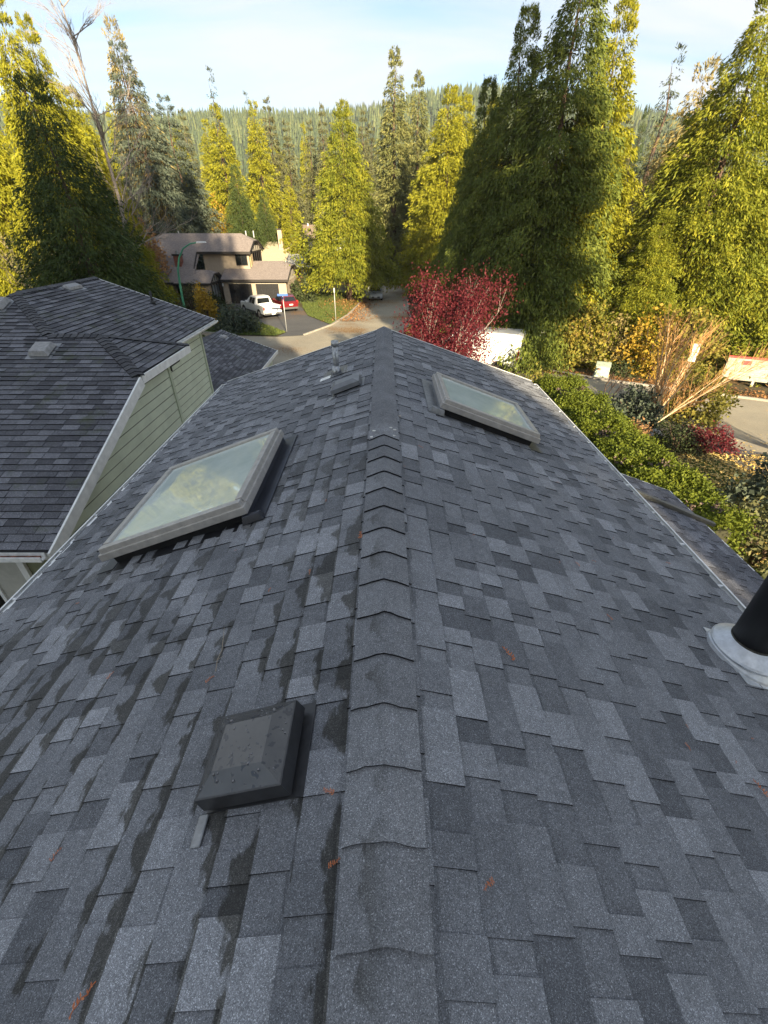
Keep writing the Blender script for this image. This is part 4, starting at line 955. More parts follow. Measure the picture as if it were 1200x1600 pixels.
# ------------------------------------------------------------------ vehicles
def paint(name, col, rough=.22, flake=0.0):
    m, nt, b = nodes_of(name); n = pos_noise(nt, 3, 3, .6, coord='Object'); r = ramp(nt, [(.3, tuple(c * .94 for c in col)), (.7, col)]); nt.links.new(n.outputs[0], r.inputs[0]); nt.links.new(r.outputs[0], b.inputs['Base Color'])
    b.inputs['Roughness'].default_value = rough; b.inputs['Coat Weight'].default_value = .7; b.inputs['Coat Roughness'].default_value = .06; b.inputs['Metallic'].default_value = flake
    return m
m_tyre = plain('tyre_rubber', (.014, .014, .014), .85); m_rim = plain('alloy_rim', (.30, .30, .31), .35, metal=.7); m_chrome = plain('chrome', (.5, .5, .5), .15, metal=.9); m_trim = plain('grey_plastic', (.06, .062, .062), .6)
m_red = plain('red_lens', (.34, .02, .02), .15, spec=.6); m_lens = plain('clear_lens', (.55, .56, .56), .1, spec=.6); m_plate = plain('plate', (.6, .6, .58), .5)
def loft(st):
    """st: (x, zb, zbelt, zroof, wb, wbelt, wroof)"""
    mb = MB(); rows = []
    for (x, zb, zm, zt, wb, wm, wt) in st:
        rows.append([(x, wb, zb), (x, wm, zb + (zm - zb) * .45), (x, wm * .985, zm), (x, wt, zt), (x, -wt, zt), (x, -wm * .985, zm), (x, -wm, zb + (zm - zb) * .45), (x, -wb, zb)])
    n = 8
    for a, b in zip(rows, rows[1:]):
        for k in range(n): mb.poly([a[k], a[(k + 1) % n], b[(k + 1) % n], b[k]])
    mb.poly(rows[0][::-1]); mb.poly(rows[-1])
    return mb
def wheel(root, x, y, r, w):
    e = empty('wheel', (x, y, r), parent=root); s = 1 if y > 0 else -1
    MB().tube([(0, -w / 2, 0), (0, -w * .42, 0), (0, w * .42, 0), (0, w / 2, 0)], [r * .9, r, r, r * .9], 20).build('tyre', m_tyre, e, smooth=True)
    MB().tube([(0, s * w * .40, 0), (0, s * w * .53, 0)], [r * .64, r * .6], 16).build('rim', m_rim, e)
    for k in range(5):
        a = k * 2 * math.pi / 5; MB().bar((0, s * w * .55, 0), (r * .56 * math.cos(a), s * w * .55, r * .56 * math.sin(a)), .05, .03, up=(0, 1, 0)).build('spoke', m_rim, e)
def arch(root, x, y, r, mat):
    s = 1 if y > 0 else -1; mb = MB(); n = 10
    for i in range(n):
        a0, a1 = math.pi * i / n, math.pi * (i + 1) / n
        p = lambda a, rr, yy: (x + rr * math.cos(a), yy, r * .95 + rr * math.sin(a))
        mb.poly([p(a0, r * 1.12, y), p(a1, r * 1.12, y), p(a1, r * .2, y), p(a0, r * .2, y)][::s])
    mb.build('wheel_well', m_tyre, root)
def panel(root, name, pts, mat, th=.012): return recalc(MB().slab(pts, th).build(name, mat, root))
def vehicle(name, label, cat, loc, heading, group=None):
    r = empty(name, (*loc, 0.012), math.atan2(heading[1], heading[0])); return tag(r, label, cat, group)
m_wp = paint('white_paint', (.72, .72, .70)); m_rp = paint('red_paint', (.16, .012, .016), flake=.2); m_sp = paint('silver_paint', (.56, .60, .64), .3, .3)
# pickup, nose away
pk = vehicle('pickup_truck', 'white crew cab pickup truck parked on the driveway beside the red car', 'pickup truck', (-13.0, 49.95), (-.62, .785))
loft([(2.9, .55, .95, 1.02, .80, .86, .78), (2.75, .45, 1.05, 1.14, .92, .97, .86), (1.35, .42, 1.16, 1.24, .96, .99, .90), (1.30, .42, 1.18, 1.26, .96, .99, .90), (.55, .42, 1.20, 1.82, .96, .99, .72), (.35, .42, 1.20, 1.88, .96, .99, .72), (-.75, .42, 1.20, 1.88, .96, .99, .72), (-1.0, .42, 1.20, 1.80, .96, .99, .72), (-1.02, .42, 1.20, 1.24, .96, .99, .95)]).build('cab', m_wp, pk, bevel=.05)
for s in (-1, 1):
    MB().box(-2.9, -1.03, min(s * .99, s * .86), max(s * .99, s * .86), .48, 1.22).build('bed_side', m_wp, pk, bevel=.03)
    panel(pk, 'side_window', [(.48, s * .985, 1.24), (-.15, s * .985, 1.24), (-.15, s * .775, 1.78), (.38, s * .775, 1.78)], m_dkglass, .02); panel(pk, 'side_window', [(-.22, s * .985, 1.24), (-.85, s * .985, 1.24), (-.80, s * .775, 1.78), (-.22, s * .775, 1.78)], m_dkglass, .02)
    MB().box(-1.0, 1.5, min(s * .93, s * 1.06), max(s * .93, s * 1.06), .36, .42).build('side_step', m_chrome, pk)
    MB().box(-1.0, 1.55, min(s * .95, s * 1.0), max(s * .95, s * 1.0), .42, .58).build('rocker_trim', m_trim, pk)
    MB().box(.62, .82, min(s * 1.0, s * 1.22), max(s * 1.0, s * 1.22), 1.22, 1.45).build('mirror', m_wp, pk, bevel=.03)
    MB().box(-2.935, -2.88, min(s * .98, s * .84), max(s * .98, s * .84), .88, 1.16).build('tail_light', m_red, pk)
    MB().box(2.78, 2.92, min(s * .88, s * .6), max(s * .88, s * .6), .82, 1.02).build('headlight', m_lens, pk)
    for x in (.05, -.62): MB().box(x - .09, x + .09, min(s * .985, s * 1.02), max(s * .985, s * 1.02), 1.08, 1.12).build('door_handle', m_wp, pk)
    for x in (1.92, -1.78): wheel(pk, x, s * .87, .40, .27); arch(pk, x, s * 1.0, .43, m_tyre)
MB().box(-2.9, -1.03, -.86, .86, .62, .74).build('bed_floor', m_trim, pk); MB().box(-2.92, -2.84, -.84, .84, .60, 1.20).build('tailgate', m_wp, pk, bevel=.02); MB().box(-3.05, -2.88, -.95, .95, .42, .60).build('rear_bumper', m_chrome, pk, bevel=.03)
MB().box(-3.06, -3.04, -.2, .2, .44, .56).build('number_plate', m_plate, pk); panel(pk, 'rear_window', [(-1.015, -.68, 1.27), (-1.015, .68, 1.27), (-.99, .62, 1.74), (-.99, -.62, 1.74)], m_dkglass, .02); panel(pk, 'windscreen', [(1.24, -.86, 1.27), (1.24, .86, 1.27), (.58, .68, 1.80), (.58, -.68, 1.80)], m_dkglass, .02)
MB().tube([(-2.93, 0, 1.0), (-2.945, 0, 1.0)], .09, 14).build('badge', m_trim, pk)
# red crossover
rc = vehicle('red_car', 'dark red hatchback crossover parked behind the signpost on the driveway', 'car', (-11.1, 53.2), (-.50, .866))
loft([(2.2, .45, .78, .82, .70, .78, .68), (2.05, .32, .88, .94, .82, .88, .76), (1.0, .28, .98, 1.06, .88, .91, .80), (.55, .28, 1.02, 1.16, .88, .91, .76), (-.05, .28, 1.04, 1.60, .88, .92, .62), (-1.3, .28, 1.06, 1.64, .88, .92, .62), (-1.75, .30, 1.06, 1.54, .87, .90, .58), (-2.05, .36, 1.04, 1.10, .84, .87, .74), (-2.2, .46, .96, 1.0, .78, .80, .70)]).build('body', m_rp, rc, bevel=.05)
for s in (-1, 1):
    panel(rc, 'side_window', [(.45, s * .905, 1.08), (-.35, s * .915, 1.08), (-.35, s * .67, 1.54), (-.02, s * .67, 1.53)], m_dkglass, .02); panel(rc, 'side_window', [(-.42, s * .915, 1.08), (-1.6, s * .90, 1.10), (-1.4, s * .66, 1.54), (-.42, s * .67, 1.55)], m_dkglass, .02)
    MB().box(-2.12, -1.9, min(s * .87, s * .68), max(s * .87, s * .68), .86, 1.16).build('tail_light', m_red, rc); MB().box(1.95, 2.16, min(s * .82, s * .55), max(s * .82, s * .55), .66, .82).build('headlight', m_lens, rc)
    MB().box(.5, .66, min(s * .92, s * 1.06), max(s * .92, s * 1.06), 1.02, 1.16).build('mirror', m_rp, rc); MB().bar((-1.3, s * .55, 1.67), (0, s * .55, 1.64), .04, .04).build('roof_rail', m_trim, rc)
    for x in (1.35, -1.33): wheel(rc, x, s * .80, .34, .22); arch(rc, x, s * .915, .37, m_tyre)
panel(rc, 'rear_window', [(-2.04, -.66, 1.12), (-2.04, .66, 1.12), (-1.77, .53, 1.50), (-1.77, -.53, 1.50)], m_dkglass, .03); panel(rc, 'windscreen', [(.60, -.72, 1.15), (.60, .72, 1.15), (.0, .58, 1.56), (.0, -.58, 1.56)], m_dkglass, .02)
MB().box(-2.26, -2.1, -.80, .80, .36, .56).build('rear_bumper', m_trim, rc, bevel=.03); MB().box(-2.28, -2.22, -.2, .2, .74, .86).build('number_plate', m_plate, rc)
# silver car facing us
sc = vehicle('silver_car', 'silver blue car facing the camera, parked under the cone shaped cedar', 'car', (-1.15, 61.6), (.06, -1.0))
loft([(2.25, .40, .66, .70, .66, .76, .66), (2.1, .28, .76, .82, .80, .86, .74), (1.0, .25, .90, .97, .86, .89, .78), (.9, .25, .92, .99, .86, .89, .78), (.15, .25, .94, 1.40, .86, .89, .60), (-.9, .25, .96, 1.44, .86, .89, .60), (-1.65, .25, .96, 1.04, .86, .88, .76), (-2.25, .38, .88, .94, .78, .82, .70)]).build('body', m_sp, sc, bevel=.05)
for s in (-1, 1):
    panel(sc, 'side_window', [(.75, s * .885, .99), (-1.3, s * .89, 1.0), (-.9, s * .65, 1.38), (.12, s * .65, 1.35)], m_dkglass, .02); MB().box(2.0, 2.22, min(s * .80, s * .5), max(s * .80, s * .5), .58, .74).build('headlight', m_lens, sc)
    MB().box(.6, .74, min(s * .9, s * 1.04), max(s * .9, s * 1.04), .95, 1.08).build('mirror', m_sp, sc)
    for x in (1.35, -1.3): wheel(sc, x, s * .78, .32, .2); arch(sc, x, s * .89, .35, m_tyre)
panel(sc, 'windscreen', [(.93, -.72, .99), (.93, .72, .99), (.2, .57, 1.37), (.2, -.57, 1.37)], m_dkglass, .02); MB().box(2.18, 2.28, -.5, .5, .34, .52).build('grille', m_trim, sc); MB().box(2.27, 2.29, -.2, .2, .42, .52).build('number_plate', m_plate, sc)
# white van
vn = vehicle('delivery_van', 'white high sided delivery van parked behind the red maple', 'van', (6.15, 30.25), (-.91, .41))
loft([(2.95, .55, .85, .95, .80, .90, .78), (2.8, .38, 1.0, 1.14, .92, .98, .84), (2.25, .36, 1.15, 1.35, .98, 1.02, .86), (1.35, .36, 1.35, 2.25, .99, 1.03, .84), (1.0, .36, 1.40, 2.42, .99, 1.03, .88), (-2.7, .36, 1.40, 2.46, .99, 1.03, .88), (-2.95, .40, 1.40, 2.36, .98, 1.01, .84), (-2.99, .44, 1.40, 2.25, .95, .98, .80)]).build('body', m_wp, vn, bevel=.05)
for s in (-1, 1):
    panel(vn, 'side_window', [(2.0, s * 1.02, 1.38), (1.15, s * 1.035, 1.38), (1.15, s * .93, 2.02), (1.48, s * .93, 2.02)], m_dkglass, .02)
    MB().box(-2.9, 2.3, min(s * 1.0, s * 1.05), max(s * 1.0, s * 1.05), .38, .56).build('rocker_trim', m_trim, vn); MB().box(-2.97, -2.86, min(s * 1.03, s * .93), max(s * 1.03, s * .93), .92, 1.52).build('tail_light', m_red, vn)
    MB().box(1.75, 1.95, min(s * 1.04, s * 1.26), max(s * 1.04, s * 1.26), 1.35, 1.75).build('mirror', m_trim, vn); MB().box(2.72, 2.92, min(s * .93, s * .62), max(s * .93, s * .62), .85, 1.1).build('headlight', m_lens, vn)
    for (x0, x1, z0, z1) in ((-2.55, -1.05, 1.35, 2.15), (-.9, .75, 1.35, 2.15)): MB().hexa([(x0, s * 1.005, z0), (x1, s * 1.005, z0), (x1, s * .905, z1), (x0, s * .905, z1), (x0, s * 1.03, z0), (x1, s * 1.03, z0), (x1, s * .93, z1), (x0, s * .93, z1)]).build('side_panel', m_wp, vn, bevel=.012)
    MB().box(-2.6, 1.0, min(s * 1.02, s * 1.045), max(s * 1.02, s * 1.045), 1.08, 1.14).build('rubbing_strip', m_wp, vn)
    for x in (2.05, -1.75): wheel(vn, x, s * .90, .36, .24); arch(vn, x, s * 1.052, .40, m_tyre)
panel(vn, 'windscreen', [(2.20, -.84, 1.40), (2.20, .84, 1.40), (1.38, .78, 2.2), (1.38, -.78, 2.2)], m_dkglass, .02); MB().box(-3.06, -2.95, -.98, .98, .40, .62).build('rear_bumper', m_trim, vn, bevel=.03)
for s in (-1, 1): panel(vn, 'rear_window', [(-2.985, s * .08, 1.5), (-2.985, s * .8, 1.5), (-2.97, s * .74, 2.1), (-2.97, s * .08, 2.1)], m_dkglass, .02)

# ------------------------------------------------------------------ street furniture
m_green = plain('green_lamp_paint', (.05, .22, .13), .45, var=.1)
lp = empty('street_lamp', (-17.25, 41.0, 0)); tag(lp, 'curved green street lamp in front of the tan house', 'street lamp')
pts = [(0, 0, 0), (.02, 0, 2.0), (.1, 0, 3.6), (.22, 0, 4.9), (.55, 0, 5.8), (1.05, 0, 6.45), (1.7, 0, 6.78), (2.3, 0, 6.86)]
MB().tube(pts, [.11, .10, .09, .08, .07, .06, .05, .045], 12).build('pole', m_green, lp, smooth=True)
MB().hexa([(2.2, -.14, 6.80), (3.0, -.12, 6.84), (3.0, .12, 6.84), (2.2, .14, 6.80), (2.25, -.1, 6.93), (2.95, -.08, 6.93), (2.95, .08, 6.93), (2.25, .1, 6.93)]).build('lamp_head', plain('lamp_grey', (.6, .6, .58), .4), lp, bevel=.02)
MB().tube([(0, 0, 0), (0, 0, .5)], [.17, .13], 12).build('base', m_green, lp, smooth=True)
m_post = plain('steel_post', (.36, .37, .37), .5, metal=.3); m_sign = plain('white_sign', (.66, .67, .66), .5, var=.06); m_blue = plain('blue_sign', (.03, .10, .32), .45); m_back = plain('sign_back', (.42, .43, .44), .45, metal=.4)
def signpost(loc, h, label, plates, rz=0.0):
    s = empty('signpost', (*loc, 0), rz); tag(s, label, 'sign')
    MB().tube([(0, 0, 0), (0, 0, h)], .035, 8).build('post', m_post, s, smooth=True)
    for (w, z0, z1, mat, ang) in plates:
        o = MB().box(-w / 2, w / 2, -.055, -.035, z0, z1).build('sign_plate', mat, s, bevel=.01); o.rotation_euler = (0, 0, ang)
signpost((-8.75, 41.6), 3.1, 'thin post with blue street name blade in front of the red car', [(.9, 2.9, 3.08, m_blue, .15), (.9, 2.68, 2.86, m_blue, -1.2)])
signpost((-4.75, 46.2), 3.0, 'plain thin post at the lawn edge under the cone shaped cedar', [(.12, 2.6, 3.0, m_back, 0)])
signpost((10.5, 30.6), 2.25, 'narrow white double sign on a post right of the van', [(.34, 1.75, 2.25, m_sign, .2), (.34, 1.15, 1.72, m_sign, .2)])
signpost((17.05, 24.75), 2.75, 'narrow white sign on a post seen through the bare golden shrub', [(.34, 2.3, 2.75, m_sign, -.25), (.34, 1.8, 2.27, m_sign, -.25)])
ub = empty('utility_box', (13.85, 27.95, 0), -.42); tag(ub, 'pale green utility box at the far kerb under the yellow bushes', 'utility box')
m_ubx = plain('faded_green', (.36, .42, .33), .6, var=.25, scale=5)
MB().hexa([(-.42, -.3, .06), (.42, -.3, .06), (.42, .3, .06), (-.42, .3, .06), (-.40, -.22, .74), (.40, -.22, .74), (.40, .28, .84), (-.40, .28, .84)]).build('cabinet', m_ubx, ub, bevel=.02)
MB().box(-.5, .5, -.38, .38, 0, .06).build('plinth', m_kerb, ub); MB().box(-.30, -.10, -.31, -.29, .50, .60).build('warning_label', plain('label_red', (.5, .2, .15), .6), ub)
MB().hexa([(-.43, -.27, .72), (.43, -.27, .72), (.43, .32, .84), (-.43, .32, .84), (-.43, -.27, .75), (.43, -.27, .75), (.43, .32, .87), (-.43, .32, .87)]).build('lid', m_ubx, ub)
nbd = empty('board_fence', (22.2, 26.1, 0), -.42); tag(nbd, 'weathered pale board panel with red top edge on short legs at right', 'board')
m_weather = ground_mat('weathered_boards', [(.3, (.28, .26, .21)), (.6, (.42, .40, .33)), (.8, (.5, .45, .36))], 1.6, fine=12, stretch=(1, 1, 5)); m_redtop = plain('red_top', (.42, .06, .05), .6, var=.25)
for i in range(5): MB().box(-1.7, 1.15, -.05 + .003 * i, .03, .28 + i * .25, .28 + i * .25 + .24).build('plank', m_weather, nbd)
for i in range(5): MB().box(1.3, 3.6, -.05 + .003 * i, .03, .28 + i * .25, .28 + i * .25 + .24).build('plank', m_weather, nbd)
MB().box(-1.72, 1.17, -.09, .07, 1.53, 1.63).build('top_rail', m_redtop, nbd); MB().box(1.28, 3.62, -.09, .07, 1.53, 1.63).build('top_rail', m_redtop, nbd)
MB().box(1.18, 1.27, -.06, .06, 0, 1.6).build('post', m_flue, nbd)
for x in (-1.5, -.1, .9, 1.6, 3.2): MB().box(x, x + .14, -.1, .08, 0, .30).build('leg', m_weather, nbd)
MB().box(-.95, -.5, -.065, -.05, 1.18, 1.42).build('red_sticker', m_redtop, nbd)

# ------------------------------------------------------------------ trees and shrubs
m_bark = ground_mat('conifer_bark', [(.3, (.06, .04, .03)), (.7, (.13, .085, .06))], 2.5, fine=14, stretch=(4, 4, .6))
m_bark_p = ground_mat('pale_bark', [(.3, (.20, .17, .15)), (.7, (.34, .29, .25))], 3.0, fine=14, stretch=(3, 3, .7))
m_goldtwig = plain('golden_twig', (.55, .30, .12), .8, var=.25, scale=1.5); m_palestem = plain('pale_stem', (.60, .48, .30), .8, var=.2, scale=2)
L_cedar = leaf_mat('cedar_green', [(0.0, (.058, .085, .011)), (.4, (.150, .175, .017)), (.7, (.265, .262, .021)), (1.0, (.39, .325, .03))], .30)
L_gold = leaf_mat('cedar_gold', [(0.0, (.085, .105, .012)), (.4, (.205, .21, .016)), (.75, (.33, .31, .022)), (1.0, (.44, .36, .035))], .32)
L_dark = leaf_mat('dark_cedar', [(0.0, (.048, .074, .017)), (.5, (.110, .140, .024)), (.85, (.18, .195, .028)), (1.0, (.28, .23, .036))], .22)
L_spruce = leaf_mat('blue_spruce', [(0.0, (.035, .050, .036)), (.5, (.075, .095, .068)), (1.0, (.14, .15, .10))], .15)
L_fir = leaf_mat('brown_fir', [(0.0, (.045, .055, .028)), (.5, (.105, .110, .045)), (1.0, (.21, .18, .075))], .2)
L_yel = leaf_mat('yellow_leaf', [(0.0, (.20, .13, .02)), (.5, (.36, .24, .03)), (1.0, (.46, .32, .05))], .35)
L_orange = leaf_mat('orange_leaf', [(0.0, (.20, .09, .02)), (.5, (.38, .19, .03)), (1.0, (.44, .28, .05))], .35)
L_peach = leaf_mat('peach_leaf', [(0.0, (.22, .11, .05)), (.6, (.38, .22, .10)), (1.0, (.46, .30, .15))], .3)
L_red = leaf_mat('red_maple_leaf', [(0.0, (.055, .008, .012)), (.45, (.095, .012, .019)), (.78, (.145, .028, .032)), (1.0, (.22, .10, .075))], .3, .3, 1.0)
L_hedge = leaf_mat('hedge_leaf', [(0.0, (.045, .065, .010)), (.5, (.105, .135, .015)), (.85, (.18, .20, .020)), (1.0, (.27, .24, .03))], .28, .45, 1.3)
L_rhodo = leaf_mat('rhododendron_leaf', [(0.0, (.03, .045, .03)), (.5, (.075, .095, .065)), (1.0, (.17, .19, .12))], .15, .3, 1.0)
L_lime = leaf_mat('lime_shrub', [(0.0, (.08, .09, .02)), (.5, (.17, .16, .03)), (1.0, (.30, .24, .05))], .3, .4, 1.0)
L_box = leaf_mat('box_leaf', [(0.0, (.02, .032, .012)), (1.0, (.07, .085, .03))], .15, .3, 2)
L_burg = leaf_mat('burgundy_leaf', [(0.0, (.05, .008, .012)), (1.0, (.16, .022, .03))], .2, .3, 2)
L_mixed = leaf_mat('autumn_mix', [(0.0, (.07, .085, .022)), (.35, (.14, .15, .03)), (.6, (.27, .22, .035)), (.8, (.34, .21, .06)), (1.0, (.46, .35, .08))], .3, .55, .7)
L_pink = leaf_mat('rusty_crown', [(0.0, (.14, .115, .04)), (.5, (.27, .22, .08)), (1.0, (.42, .32, .14))], .3, .5, .5)
def unit(a): return a / np.maximum(np.linalg.norm(a, axis=-1, keepdims=True), 1e-6)
def kites(Pp, D, L, W, g):
    n = len(Pp); N = unit(g.normal(size=(n, 3))); S = unit(np.cross(D, N))
    L = L[:, None]; W = W[:, None]
    V = np.stack([Pp, Pp + D * L * .45 + S * W * .5, Pp + D * L + np.cross(S, D) * L * .12, Pp + D * L * .45 - S * W * .5], 1).reshape(-1, 3)
    return V, np.arange(n * 4).reshape(n, 4)
def conifer_leaves(seed, h, r, n, L, power=.85, droop=.55, up=.15, base=.03, rag=.35, tiers=0, shell=.5, nb=None, taper=.10):
    """sprays hung on branches; returns points, directions, lengths, widths, tones"""
    g = np.random.default_rng(seed); nb = nb or max(60, int(n / 55))
    u = g.random(nb * 3); w = (1 - u) ** power + .30; u = u[g.random(nb * 3) < w / w.max()][:nb]; nb = len(u)
    u = base + (1 - base) * u
    if tiers: u = (np.floor(u * tiers) + g.normal(.5, .13, nb)) / tiers
    u = np.clip(u, base, .995)
    az = g.random(nb) * 2 * np.pi
    prof = (1 - u) ** power * np.clip(.55 + u / taper * .45, 0, 1)
    lob = 1 + .16 * np.sin(3 * az + 7 * u + seed) + .12 * np.sin(5 * az - 11 * u)
    rb = r * np.maximum(prof, .02) * lob * (1 + rag * (g.random(nb) - .62)) + .06 * r + .14
    k = g.integers(0, nb, n)                                   # which branch
    pk_ = rb[k] / rb.mean(); keep = g.random(n) < np.clip(pk_, .55, 2.2) / 2.2; k = k[keep]; n = len(k)
    s = 1 - (1 - shell) * g.random(n) ** 1.6 * 1.3; s = np.clip(s, .12, 1.0)
    lat = g.normal(0, .13, n) * (0.75 + rb[k] * .75) * (1.15 - s * .5)
    R_ = rb[k] * s; ca, sa = np.cos(az[k]), np.sin(az[k])
    z = u[k] * h + up * R_ - droop * rb[k] * s * s * (0.75 + .3 * g.random(n)) + g.normal(0, .09, n) - np.abs(lat) * .5 - g.random(n) ** 2 * .35
    top = u[k] > .93
    z = np.where(top, u[k] * h + g.normal(0, .1, n), z)
    x = R_ * ca - lat * sa; y = R_ * sa + lat * ca
    Pp = np.stack([x, y, np.clip(z, .1, None)], -1)
    D = unit(np.stack([ca * .6, sa * .6, np.full(n, -.8 * (droop / .55))], -1) + g.normal(0, .34, (n, 3)))
    D[top] = unit(np.stack([ca * .35, sa * .35, np.full(n, .55)], -1) + g.normal(0, .25, (n, 3)))[top]
    Ls = L * g.uniform(.6, 1.35, n) * np.clip(.6 + rb[k] / r, .6, 1.1); Ws = Ls * g.uniform(.18, .36, n)
    bt = g.random(nb)
    tone = np.clip(.5 * g.random(n) + .5 * bt[k] * .9 + .05, 0, 1)
    return Pp, D, Ls, Ws, tone
def crown_mesh(name, mat, seed, h, r, n, L, **k):
    Pp, D, Ls, Ws, tone = conifer_leaves(seed, h, r, n, L, **k); g = np.random.default_rng(seed + 1)
    V, F = kites(Pp, D, Ls, Ws, g); return np_mesh(name, V, F, mat, tone)
def trunk_mesh(h, r0, seed, mat=None, limbs=0, rr=2.0):
    g = random.Random(seed); mb = MB(); pts = [(g.uniform(-.05, .05) * i, g.uniform(-.05, .05) * i, h * .93 * i / 6) for i in range(7)]
    pts[0] = (0, 0, 0); mb.tube(pts, [r0 * (1.25 if i == 0 else 1) * (1 - .985 * i / 6) + .008 for i in range(7)], 9)
    for i in range(limbs):
        f = g.uniform(.06, .9); a = g.random() * 6.28; q = rr * (1 - f) * .7 + .2; z = f * h * .97
        mb.tube([(0, 0, z), (q * .5 * math.cos(a), q * .5 * math.sin(a), z + .1 * q), (q * math.cos(a), q * math.sin(a), z - .12 * q)], [r0 * .2 * (1 - f) + .015, r0 * .12 * (1 - f) + .012, .008], 5, caps=False)
    return mb.mesh('trunk', mat or m_bark, smooth=True)
KINDS = {}
def kind(name, mat, seed, h, r, n, L, **k):
    KINDS[name] = (crown_mesh('crown', mat, seed, h, r, n, L, **k), trunk_mesh(h, .02 * h, seed, limbs=40, rr=r), h, r)
def tree(kd, x, y, h, r, label, group=None, rz=None, name='conifer_tree', lean=(0, 0), cat='tree'):
    cm, tm, h0, r0 = KINDS[kd]; e = empty(name, (x, y, 0), rnd.random() * 6.28 if rz is None else rz); tag(e, label, cat, group)
    for nm, me in (('trunk', tm), ('crown', cm)):
        o = bpy.data.objects.new(nm, me); link(o, e); o.scale = (r / r0, r / r0, h / h0)
    e.rotation_euler = (lean[0], lean[1], e.rotation_euler.z)
    return e
L_pale = leaf_mat('pale_olive', [(0.0, (.07, .085, .03)), (.5, (.16, .17, .055)), (1.0, (.30, .27, .09))], .25)
kind('cedarA', L_dark, 101, 19, 4.6, 300000, .23, power=.88, droop=.42, rag=.62, nb=1150)
kind('cedarB', L_cedar, 102, 19, 5.0, 300000, .24, power=.82, droop=.42, rag=.62, nb=1150)
kind('cedarC', L_gold, 103, 20, 5.0, 170000, .30, power=.86, droop=.4, rag=.55, nb=950, base=.11)
kind('cone', L_cedar, 104, 18, 5.4, 190000, .27, power=.80, droop=.36, rag=.55, base=.15, taper=.14, nb=1000)
L_dense = leaf_mat('shaded_green_cedar', [(0.0, (.026, .046, .015)), (.5, (.055, .080, .020)), (.85, (.088, .105, .024)), (1.0, (.13, .12, .03))], .2)  # darker copy of the dark cedar foliage; shade is put into its colour
kind('dense', L_dense, 105, 14, 4.4, 170000, .21, power=.84, droop=.4, rag=.55, nb=1000)
kind('spire', L_pale, 106, 26, 3.2, 80000, .38, power=.74, droop=.38, rag=.5, nb=900)
kind('fir', L_fir, 107, 24, 3.6, 40000, .46, power=.9, droop=.35, rag=.55, tiers=26, nb=700)
kind('spruce', L_spruce, 108, 24, 5.6, 90000, .36, power=.85, droop=.4, rag=.6, tiers=22, nb=900)
kind('goldfar', L_gold, 109, 22, 4.0, 76000, .38, power=.78, droop=.38, rag=.55, nb=700)
kind('lifted_shade', L_cedar, 112, 40, 4.6, 60000, .5, power=.5, droop=.35, rag=.4, nb=700, base=.52, taper=.6)  # added out of view, crown kept high to shade cedars but not the ground
kind('hemlock', L_spruce, 110, 24, 3.4, 14000, .42, power=.95, droop=.5, rag=.8, tiers=24, shell=.3, nb=420)
kind('mossy', L_pink, 111, 16, 3.6, 44000, .32, power=.75, droop=.5, rag=.6)
# the tall cedars right of the street
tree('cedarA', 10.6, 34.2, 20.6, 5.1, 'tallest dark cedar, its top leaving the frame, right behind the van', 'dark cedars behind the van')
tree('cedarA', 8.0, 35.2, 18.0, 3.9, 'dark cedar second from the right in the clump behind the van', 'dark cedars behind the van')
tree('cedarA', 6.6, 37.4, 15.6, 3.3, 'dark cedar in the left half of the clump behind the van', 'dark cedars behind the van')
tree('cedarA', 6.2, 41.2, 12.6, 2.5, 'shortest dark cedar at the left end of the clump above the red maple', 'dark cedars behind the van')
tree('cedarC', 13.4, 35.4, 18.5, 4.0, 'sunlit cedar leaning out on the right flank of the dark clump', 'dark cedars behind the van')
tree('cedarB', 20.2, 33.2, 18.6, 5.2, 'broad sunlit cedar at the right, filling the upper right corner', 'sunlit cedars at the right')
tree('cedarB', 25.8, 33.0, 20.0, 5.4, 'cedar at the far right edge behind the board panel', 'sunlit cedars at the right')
tree('cedarB', 16.9, 31.6, 8.8, 3.2, 'low spreading cedar left of the broad sunlit one', 'sunlit cedars at the right')
tree('hemlock', 28.7, 60, 22.6, 3.6, 'sparse drooping hemlock against the sky left of the broad right cedar')
tree('mossy', 25.0, 47, 18.6, 4.4, 'pale greyish conifer behind the broad right cedar')
tree('mossy', 20.6, 49.5, 14.2, 5.0, 'rusty yellow leafy tree between the dark clump and the right cedars', name='leafy_tree')
# along the street
tree('cone', -4.3, 60.4, 18.4, 5.3, 'cone shaped cedar on the lawn beside the silver car')
tree('spire', 1.4, 79, 26.6, 3.7, 'tall slim spire fir behind the street, highest of the two', 'spires at the end of the street')
tree('spire', 5.0, 86, 25.9, 3.4, 'slim spire fir just right of the highest one', 'spires at the end of the street')
tree('cedarC', 7.4, 65.5, 20.6, 5.8, 'bright golden cedar at the road edge, left of the dark clump', 'golden cedars by the road')
tree('cedarC', 9.6, 69, 20.5, 5.6, 'golden cedar behind the bright one, next to the dark clump', 'golden cedars by the road')
tree('cedarC', 13.6, 73, 20.8, 4.6, 'golden cedar mostly hidden by the dark clump', 'golden cedars by the road')
